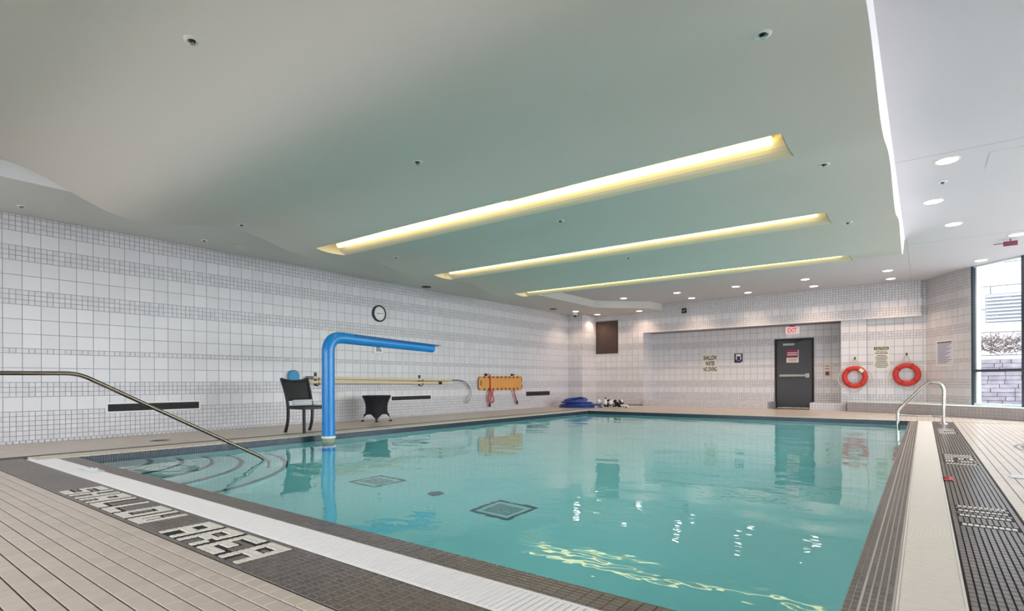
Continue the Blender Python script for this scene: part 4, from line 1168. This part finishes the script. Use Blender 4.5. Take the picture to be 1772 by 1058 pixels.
MB().tube([(tx, ty, 0.03), (tx, ty, 0.55)], 0.03, 12).build('post', M['steel'], t)
MB().lathe([(0.285, 0.545), (0.285, 0.562)], (tx, ty, 0), 'z', 40).build('table_top', M['black'], t)

# sloping steel handrail at the steps
hxr = -6.4
t = thing('step_handrail', 'long bent steel handrail sloping down into the corner steps', 'handrail', (hxr, 0.55, 0))
pth = fillet([(hxr, 0.62, 0.0), (hxr, 0.62, 0.94), (hxr, 1.62, 0.945), (hxr, 3.42, -0.06), (hxr, 3.50, -0.16), (hxr, 3.50, -0.72)], 0.10, 6)
MB().tube(pth, 0.0195, 14).build('rail', M['bronze'], t, smooth=True)
MB().lathe([(0.05, 0), (0.05, 0.008), (0.03, 0.02)], (hxr, 0.62, 0), 'z', 20).build('flange', M['bronze'], t, smooth=True)
# grab rail at the far right corner
gy_ = 13.3
t = thing('grab_rail', 'polished steel grab rail arching over the right gutter', 'handrail', (0.0, gy_, 0))
pth = [(0.30, gy_, 0.0), (0.305, gy_, 0.45), (0.31, gy_, 0.62)] + bez([(0.31, gy_, 0.64), (0.29, gy_, 0.72), (0.24, gy_, 0.775), (0.16, gy_, 0.80), (0.08, gy_, 0.79), (0.0, gy_, 0.74)], 5) + [(-0.2, gy_, 0.50), (-0.36, gy_, 0.315)] + bez([(-0.37, gy_, 0.30), (-0.405, gy_, 0.24), (-0.415, gy_, 0.17), (-0.415, gy_, 0.0)], 5) + [(-0.415, gy_, -0.6)]
MB().tube(pth, 0.0285, 14).build('rail', M['steel'], t, smooth=True)
MB().tube([(-0.413, gy_, 0.155), (0.303, gy_, 0.145)], 0.018, 12).build('cross_bar', M['steel'], t, smooth=True)
MB().lathe([(0.075, -0.002), (0.075, 0.010), (0.04, 0.028)], (0.30, gy_, 0), 'z', 24).build('flange', M['steel'], t, smooth=True)

# coiled blue vacuum hose in the far corner
def coil(cx_, cy_, n_turn, R_, r_, z0, squash, lift):
    pts = []; st = 26
    for i in range(n_turn*st+1):
        a = 2*math.pi*i/st; tt = i/st
        rr = R_-0.06*(tt % 3)+0.02*math.sin(tt*5)
        pts.append((cx_+rr*math.cos(a), cy_+rr*squash*math.sin(a), z0+lift*(tt//1.0 % 4)+0.01*math.sin(3*a+tt)))
    return pts
hx_, hy_ = -9.12, 15.55
t = thing('vacuum_hose', 'coiled royal blue pool vacuum hose on the deck by the corner column', 'hose', (hx_, hy_, 0))
for i, (R_, z_, tl) in enumerate(((0.60, 0.03, 0.0), (0.58, 0.08, 0.03), (0.50, 0.04, 0.0), (0.52, 0.13, 0.06), (0.45, 0.16, 0.08), (0.40, 0.12, 0.06), (0.36, 0.20, 0.10), (0.27, 0.18, 0.12), (0.20, 0.23, 0.10))):
    pts = [(hx_+0.03*math.sin(i*2.1)+R_*math.cos(a), hy_+R_*0.75*math.sin(a), z_+tl*math.sin(a+i)*0.5+tl*0.5) for a in [2*math.pi*k/40 for k in range(40)]]
    MB().tube(pts, 0.027, 10, closed=True).build('hose_loop', M['hose_blue'], t, smooth=True)
MB().tube(bez([(hx_+0.55, hy_-0.1, 0.05), (hx_+0.75, hy_-0.05, 0.10), (hx_+0.82, hy_+0.05, 0.05), (hx_+0.88, hy_+0.1, 0.03)], 6), 0.027, 10).build('hose_end', M['hose_blue'], t, smooth=True)
FX = -0.2
tag(MB().tube([(FX-8.32, 16.45, 0.0), (FX-8.32, 16.45, 0.32)], [0.02, 0.016], 10).build('pole_stub', M['ink']), 'short black post standing between the blue hose and the float line', 'post')
# heap of black and white lane floats
t = thing('lane_float_line', 'heap of black and white lane line floats by the far wall', 'lane line', (FX-7.95, 16.1, 0))
rnd = random.Random(3)
fm = {}
for key, r_, l_ in (('white', 0.055, 0.05), ('ink', 0.055, 0.05)):
    mb = MB().lathe([(0.012, -l_/2), (r_*0.9, -l_/2), (r_, -l_/4), (r_, l_/4), (r_*0.9, l_/2), (0.012, l_/2)], (0,0,0), 'z', 14)
    fm[key] = mb.mesh('float_disc', M[key], smooth=False)
line = []
a = 0.0
for i in range(78):
    q = i/77
    x = FX-8.30+1.02*((i*0.618) % 1.0)**1.15; y = 15.95+0.34*(((i*0.3819)+0.07*rnd.random()) % 1.0)
    layer = 0 if i < 46 else (1 if i < 68 else 2)
    if layer: x = FX-8.22+0.62*((i*0.618) % 1.0); y = 16.0+0.22*((i*0.38) % 1.0)
    line.append((x, y, 0.056+layer*0.075))
for i, p in enumerate(line):
    o = bpy.data.objects.new('float_disc', fm['ink' if (i//2) % 2 else 'white']); COL.objects.link(o); o.parent = t
    o.location = Vector(p)-Vector((FX-7.95, 16.1, 0)); o.rotation_euler = (1.57+rnd.uniform(-0.5, 0.5), rnd.uniform(-0.4, 0.4), rnd.uniform(0, 3.1))
for (x, y, z_) in ((FX-8.26, 15.86, 0.19), (FX-8.02, 15.85, 0.17), (FX-7.84, 15.86, 0.17)):
    MB().lathe([(0.005, -0.075), (0.045, -0.06), (0.07, -0.025), (0.075, 0.0), (0.07, 0.025), (0.045, 0.06), (0.005, 0.075)], (x, y, z_), 'z', 18).build('round_float', M['white'], t, smooth=True)
MB().tube(bez([(FX-8.3, 15.8, 0.02), (FX-8.1, 15.75, 0.015), (FX-7.8, 15.78, 0.02), (FX-7.5, 15.9, 0.015), (FX-7.3, 16.0, 0.02), (FX-7.25, 16.2, 0.015)], 6), 0.010, 8).build('rope', M['rope'], t, smooth=True)

# small litter and floor fittings
def crumple(cx_, cy_, w_, d_, h_, seed, nI=9, nJ=6):
    r_ = random.Random(seed); mb = MB()
    for j in range(nJ+1):
        for i in range(nI+1):
            u_, v_ = -1+2*i/nI, -1+2*j/nJ
            e_ = (1-u_*u_)*(1-v_*v_)
            mb.v.append((cx_+u_*w_+r_.uniform(-0.01, 0.01), cy_+v_*d_+r_.uniform(-0.01, 0.01), 0.004+h_*e_*r_.uniform(0.4, 1.0)))
    for j in range(nJ):
        for i in range(nI):
            a = j*(nI+1)+i; mb.f.append((a, a+1, a+nI+2, a+nI+1))
    return mb
tag(crumple(-6.46, 1.75, 0.19, 0.05, 0.035, 4).build('crumpled_cloth', M['towel'], smooth=True), 'crumpled white cloth lying on the near gutter grate', 'cloth')
tag(crumple(0.165, 5.95, 0.03, 0.11, 0.022, 9).build('cloth_scrap', M['pink_cloth'], smooth=True), 'small faded red cloth scrap on the right dark band', 'cloth')
tag(crumple(0.86, 6.42, 0.26, 0.10, 0.03, 12).build('deck_towel', M['towel'], smooth=True), 'white towel lying flat on the right-hand deck', 'towel')
t = thing('floor_drain', 'oval dark drain in the left deck near the curved steps', 'drain', (-9.0, 3.25, 0))
MB().lathe([(0.13, 0.0), (0.13, 0.004), (0.10, 0.005)], (-9.0, 3.25, 0), 'z', 24).build('drain_ring', M['grey_metal'], t)
MB().lathe([(0.10, 0.001), (0.10, 0.0055)], (-9.0, 3.25, 0), 'z', 24).build('drain_cover', M['brown_dark'], t)

# ------------------------------------------------------------------ windows
wid_ = 0
for k in range(1, 8):  # only the first window is in view; the others are added for daylight
    a, b = Vector((*GLZ[k], 0)), Vector((*GLZ[k+1], 0))
    d = (b-a).normalized(); nn = Vector((d.y, -d.x, 0)); L_ = (b-a).length   # nn points outward? fixed below
    if nn.dot(Vector((-2, 6, 0))-a) > 0: nn = -nn
    wid_ += 1
    w = thing('window_%d' % wid_, None, None, ((a+b)/2)+Vector((0, 0, 0.262)), kind='structure')
    zb, zt = 0.262, ZC
    for s_ in (0.0, L_-0.06) if k == 1 else ((L_-0.06,) if k < len(GLZ)-2 else (L_-0.06,)):
        MB().obox(a+d*(s_+0.03)+Vector((0,0,(zb+zt)/2))+nn*0.05, d*0.03, nn*0.05, (0,0,(zt-zb)/2)).build('frame_post', M['frame_dark'], w)
    if k == 1:
        MB().obox(a+d*0.085+Vector((0,0,(zb+zt)/2))+nn*0.09, d*0.02, nn*0.05, (0,0,(zt-zb)/2-0.01)).build('frame_reveal', M['frame_white'], w)
    MB().obox((a+b)/2+Vector((0,0,1.06))+nn*0.05, d*(L_/2-0.06), nn*0.045, (0,0,0.028)).build('transom', M['frame_dark'], w)
    MB().obox((a+b)/2+Vector((0,0,zb+0.025))+nn*0.05, d*(L_/2-0.06), nn*0.045, (0,0,0.025)).build('sill_rail', M['frame_white'], w)
    MB().obox((a+b)/2+Vector((0,0,zt-0.015))+nn*0.05, d*(L_/2-0.06), nn*0.045, (0,0,0.015)).build('head_rail', M['frame_white'], w)
    for z0_, z1_ in ((zb+0.05, 1.032), (1.088, zt-0.03)):
        p0 = a+d*0.06+nn*0.05; p1 = b-d*0.06+nn*0.05
        MB().quad((p0.x, p0.y, z0_), (p1.x, p1.y, z0_), (p1.x, p1.y, z1_), (p0.x, p0.y, z1_)).build('pane', M['pane'], w)
    # light portal in the opening (guides sky sampling, emits nothing)
    ld = bpy.data.lights.new('window_portal', 'AREA'); ld.shape = 'RECTANGLE'; ld.size = L_; ld.size_y = zt-zb
    ld.cycles.is_portal = True
    lo = bpy.data.objects.new('window_portal', ld); COL.objects.link(lo)
    z_ax = nn; x_ax = d; y_ax = z_ax.cross(x_ax)
    c_ = (a+b)/2+Vector((0,0,(zb+zt)/2))+nn*0.16
    lo.matrix_world = Matrix(((x_ax.x, y_ax.x, z_ax.x, c_.x), (x_ax.y, y_ax.y, z_ax.y, c_.y), (x_ax.z, y_ax.z, z_ax.z, c_.z), (0,0,0,1)))

for (a_, b_) in ADDED_WIN:  # unseen windows added behind the camera to let light onto the near side
    wid_ += 1
    w = thing('window_%d' % wid_, None, None, ((a_+b_)/2, YN-0.1, 0.3), kind='structure')
    MB().box(a_, b_, YN-0.14, YN-0.06, 0.3, 0.36).box(a_, b_, YN-0.14, YN-0.06, 2.94, 3.0).box(a_, a_+0.06, YN-0.14, YN-0.06, 0.36, 2.94).box(b_-0.06, b_, YN-0.14, YN-0.06, 0.36, 2.94).build('frame', M['frame_dark'], w)
    MB().quad((b_-0.06, YN-0.1, 0.36), (a_+0.06, YN-0.1, 0.36), (a_+0.06, YN-0.1, 2.94), (b_-0.06, YN-0.1, 2.94)).build('pane', M['pane'], w)
    ld = bpy.data.lights.new('window_portal', 'AREA'); ld.shape = 'RECTANGLE'; ld.size = b_-a_; ld.size_y = 2.7; ld.cycles.is_portal = True
    lo = bpy.data.objects.new('window_portal', ld); COL.objects.link(lo)
    lo.matrix_world = Matrix(((1, 0, 0, (a_+b_)/2), (0, 0, -1, YN-0.24), (0, 1, 0, 1.65), (0, 0, 0, 1)))

# ------------------------------------------------------------------ outside
og = struct('ground_outside', MB().prism([(0.2, 19.2), (2.1, 16.2), (5.4, 11.5), (5.6, -3.4), (-25, -3.4), (-25, -30), (40, -30), (40, 60), (0.2, 60)], -0.4, -0.05), M['snow'])
# white panelled building across the yard
fy = 27.0
t = thing('building', 'white panelled building seen through the window', 'building', (3.5, fy, 0))
bwall = MB().box(-3, 16, fy, fy+6, -0.1, 11).build('wall', M['facade_joint'], t)
cw_, chh = 1.5, 0.86
for j in range(11):
    z0 = 0.9+j*chh
    for i in range(9):
        x0 = -2.5+i*cw_*1.2+(0.9 if j % 2 else 0)
        if 2.2 < x0+0.9 < 4.6 and 3.2 < z0+0.4 < 4.3: pass
        MB().box(x0+0.015, x0+cw_*1.2-0.015, fy-0.05, fy, z0+0.015, z0+chh-0.015).build('panel', M['facade'], bwall)
for i in range(8):
    z0 = 3.05+i*0.13
    MB().obox((2.85, fy-0.10, z0), (0.98, 0, 0), (0, 0.03, 0.028), (0, 0.006, -0.006)).build('louver', M['louver'], t)
MB().box(1.85, 3.85, fy-0.07, fy-0.05, 2.98, 4.06).build('vent_backing', M['facade_joint'], t)
wn = MB().prism_on([(4.25, 5.35), (4.5, 5.15), (6.0, 5.15), (6.0, 6.35), (4.2, 6.35)], (0, fy-0.05, 0), uX, uz, nY, 0.03).build('window', M['pane_teal'], t)
MB().box(4.15, 6.05, fy-0.12, fy-0.05, 6.35, 6.43).build('window_head', M['facade_joint'], t)
# low stone retaining wall topped by dry hedge
ry = 21.5
t = thing('stone_wall', 'rough grey stone garden wall outside the window', 'garden wall', (4, ry, 0))
MB().box(0.6, 10, ry, ry+0.4, -0.1, 1.46).build('core', M['stone_joint'], t)
rr = random.Random(5)
for j in range(12):
    x = 0.6+rr.uniform(-0.2, 0)
    while x < 8.5:
        w_ = rr.uniform(0.18, 0.6)
        MB().obox((x+w_/2, ry-0.03, 0.05+j*0.122), (w_/2-0.006, 0, 0), (0, 0.04+rr.uniform(0, 0.03), 0), (0, 0, 0.056)).build('stone', M['stone'], t)
        x += w_
hd = MB()
for i in range(2600):
    x = rr.uniform(0.7, 8.5); y = ry+rr.uniform(-0.15, 0.4); z_ = 1.74+rr.uniform(-0.1, 0.35)
    a = rr.uniform(0, 6.28); l_ = rr.uniform(0.12, 0.32)
    p = Vector((x, y, z_)); q = p+Vector((math.cos(a)*l_*0.8, math.sin(a)*l_*0.4, rr.uniform(-0.12, 0.2)))
    hd.tube([p, (p+q)/2+Vector((0, 0, 0.03)), q], 0.009, 4, caps=False)
tag(hd.build('dry_hedge', M['twig']), 'dry brown hedge twigs on top of the garden wall', 'hedge', kind='stuff')
# bare tree
t = thing('bare_tree', 'bare winter tree branches arching before the white building', 'tree', (5.2, 24.0, 0))
MB().tube(bez([(5.4, 24, -0.1), (5.35, 24, 1.5), (5.2, 24, 3.0), (5.0, 24, 4.4)], 5), [0.12-0.005*i for i in range(16)], 8).build('trunk', M['twig'], t, smooth=True)
for pts, r0 in (([(5.1, 24, 3.9), (4.4, 24, 4.0), (3.6, 24, 4.3), (2.9, 24, 4.8)], 0.022), ([(5.05, 24, 4.2), (4.5, 24, 4.6), (4.0, 24, 5.3), (3.55, 24, 6.1)], 0.028), ([(4.5, 24, 4.6), (4.3, 24, 5.2), (4.35, 24, 6.0)], 0.018), ([(5.0, 24, 4.3), (4.9, 24, 5.2), (4.6, 24, 6.2)], 0.025), ([(4.0, 24, 5.3), (3.8, 24, 5.35), (3.4, 24, 5.8)], 0.012)):
    P = bez(pts, 5); MB().tube(P, [r0*(1-0.7*i/len(P)) for i in range(len(P))], 6).build('branch', M['twig'], t, smooth=True)
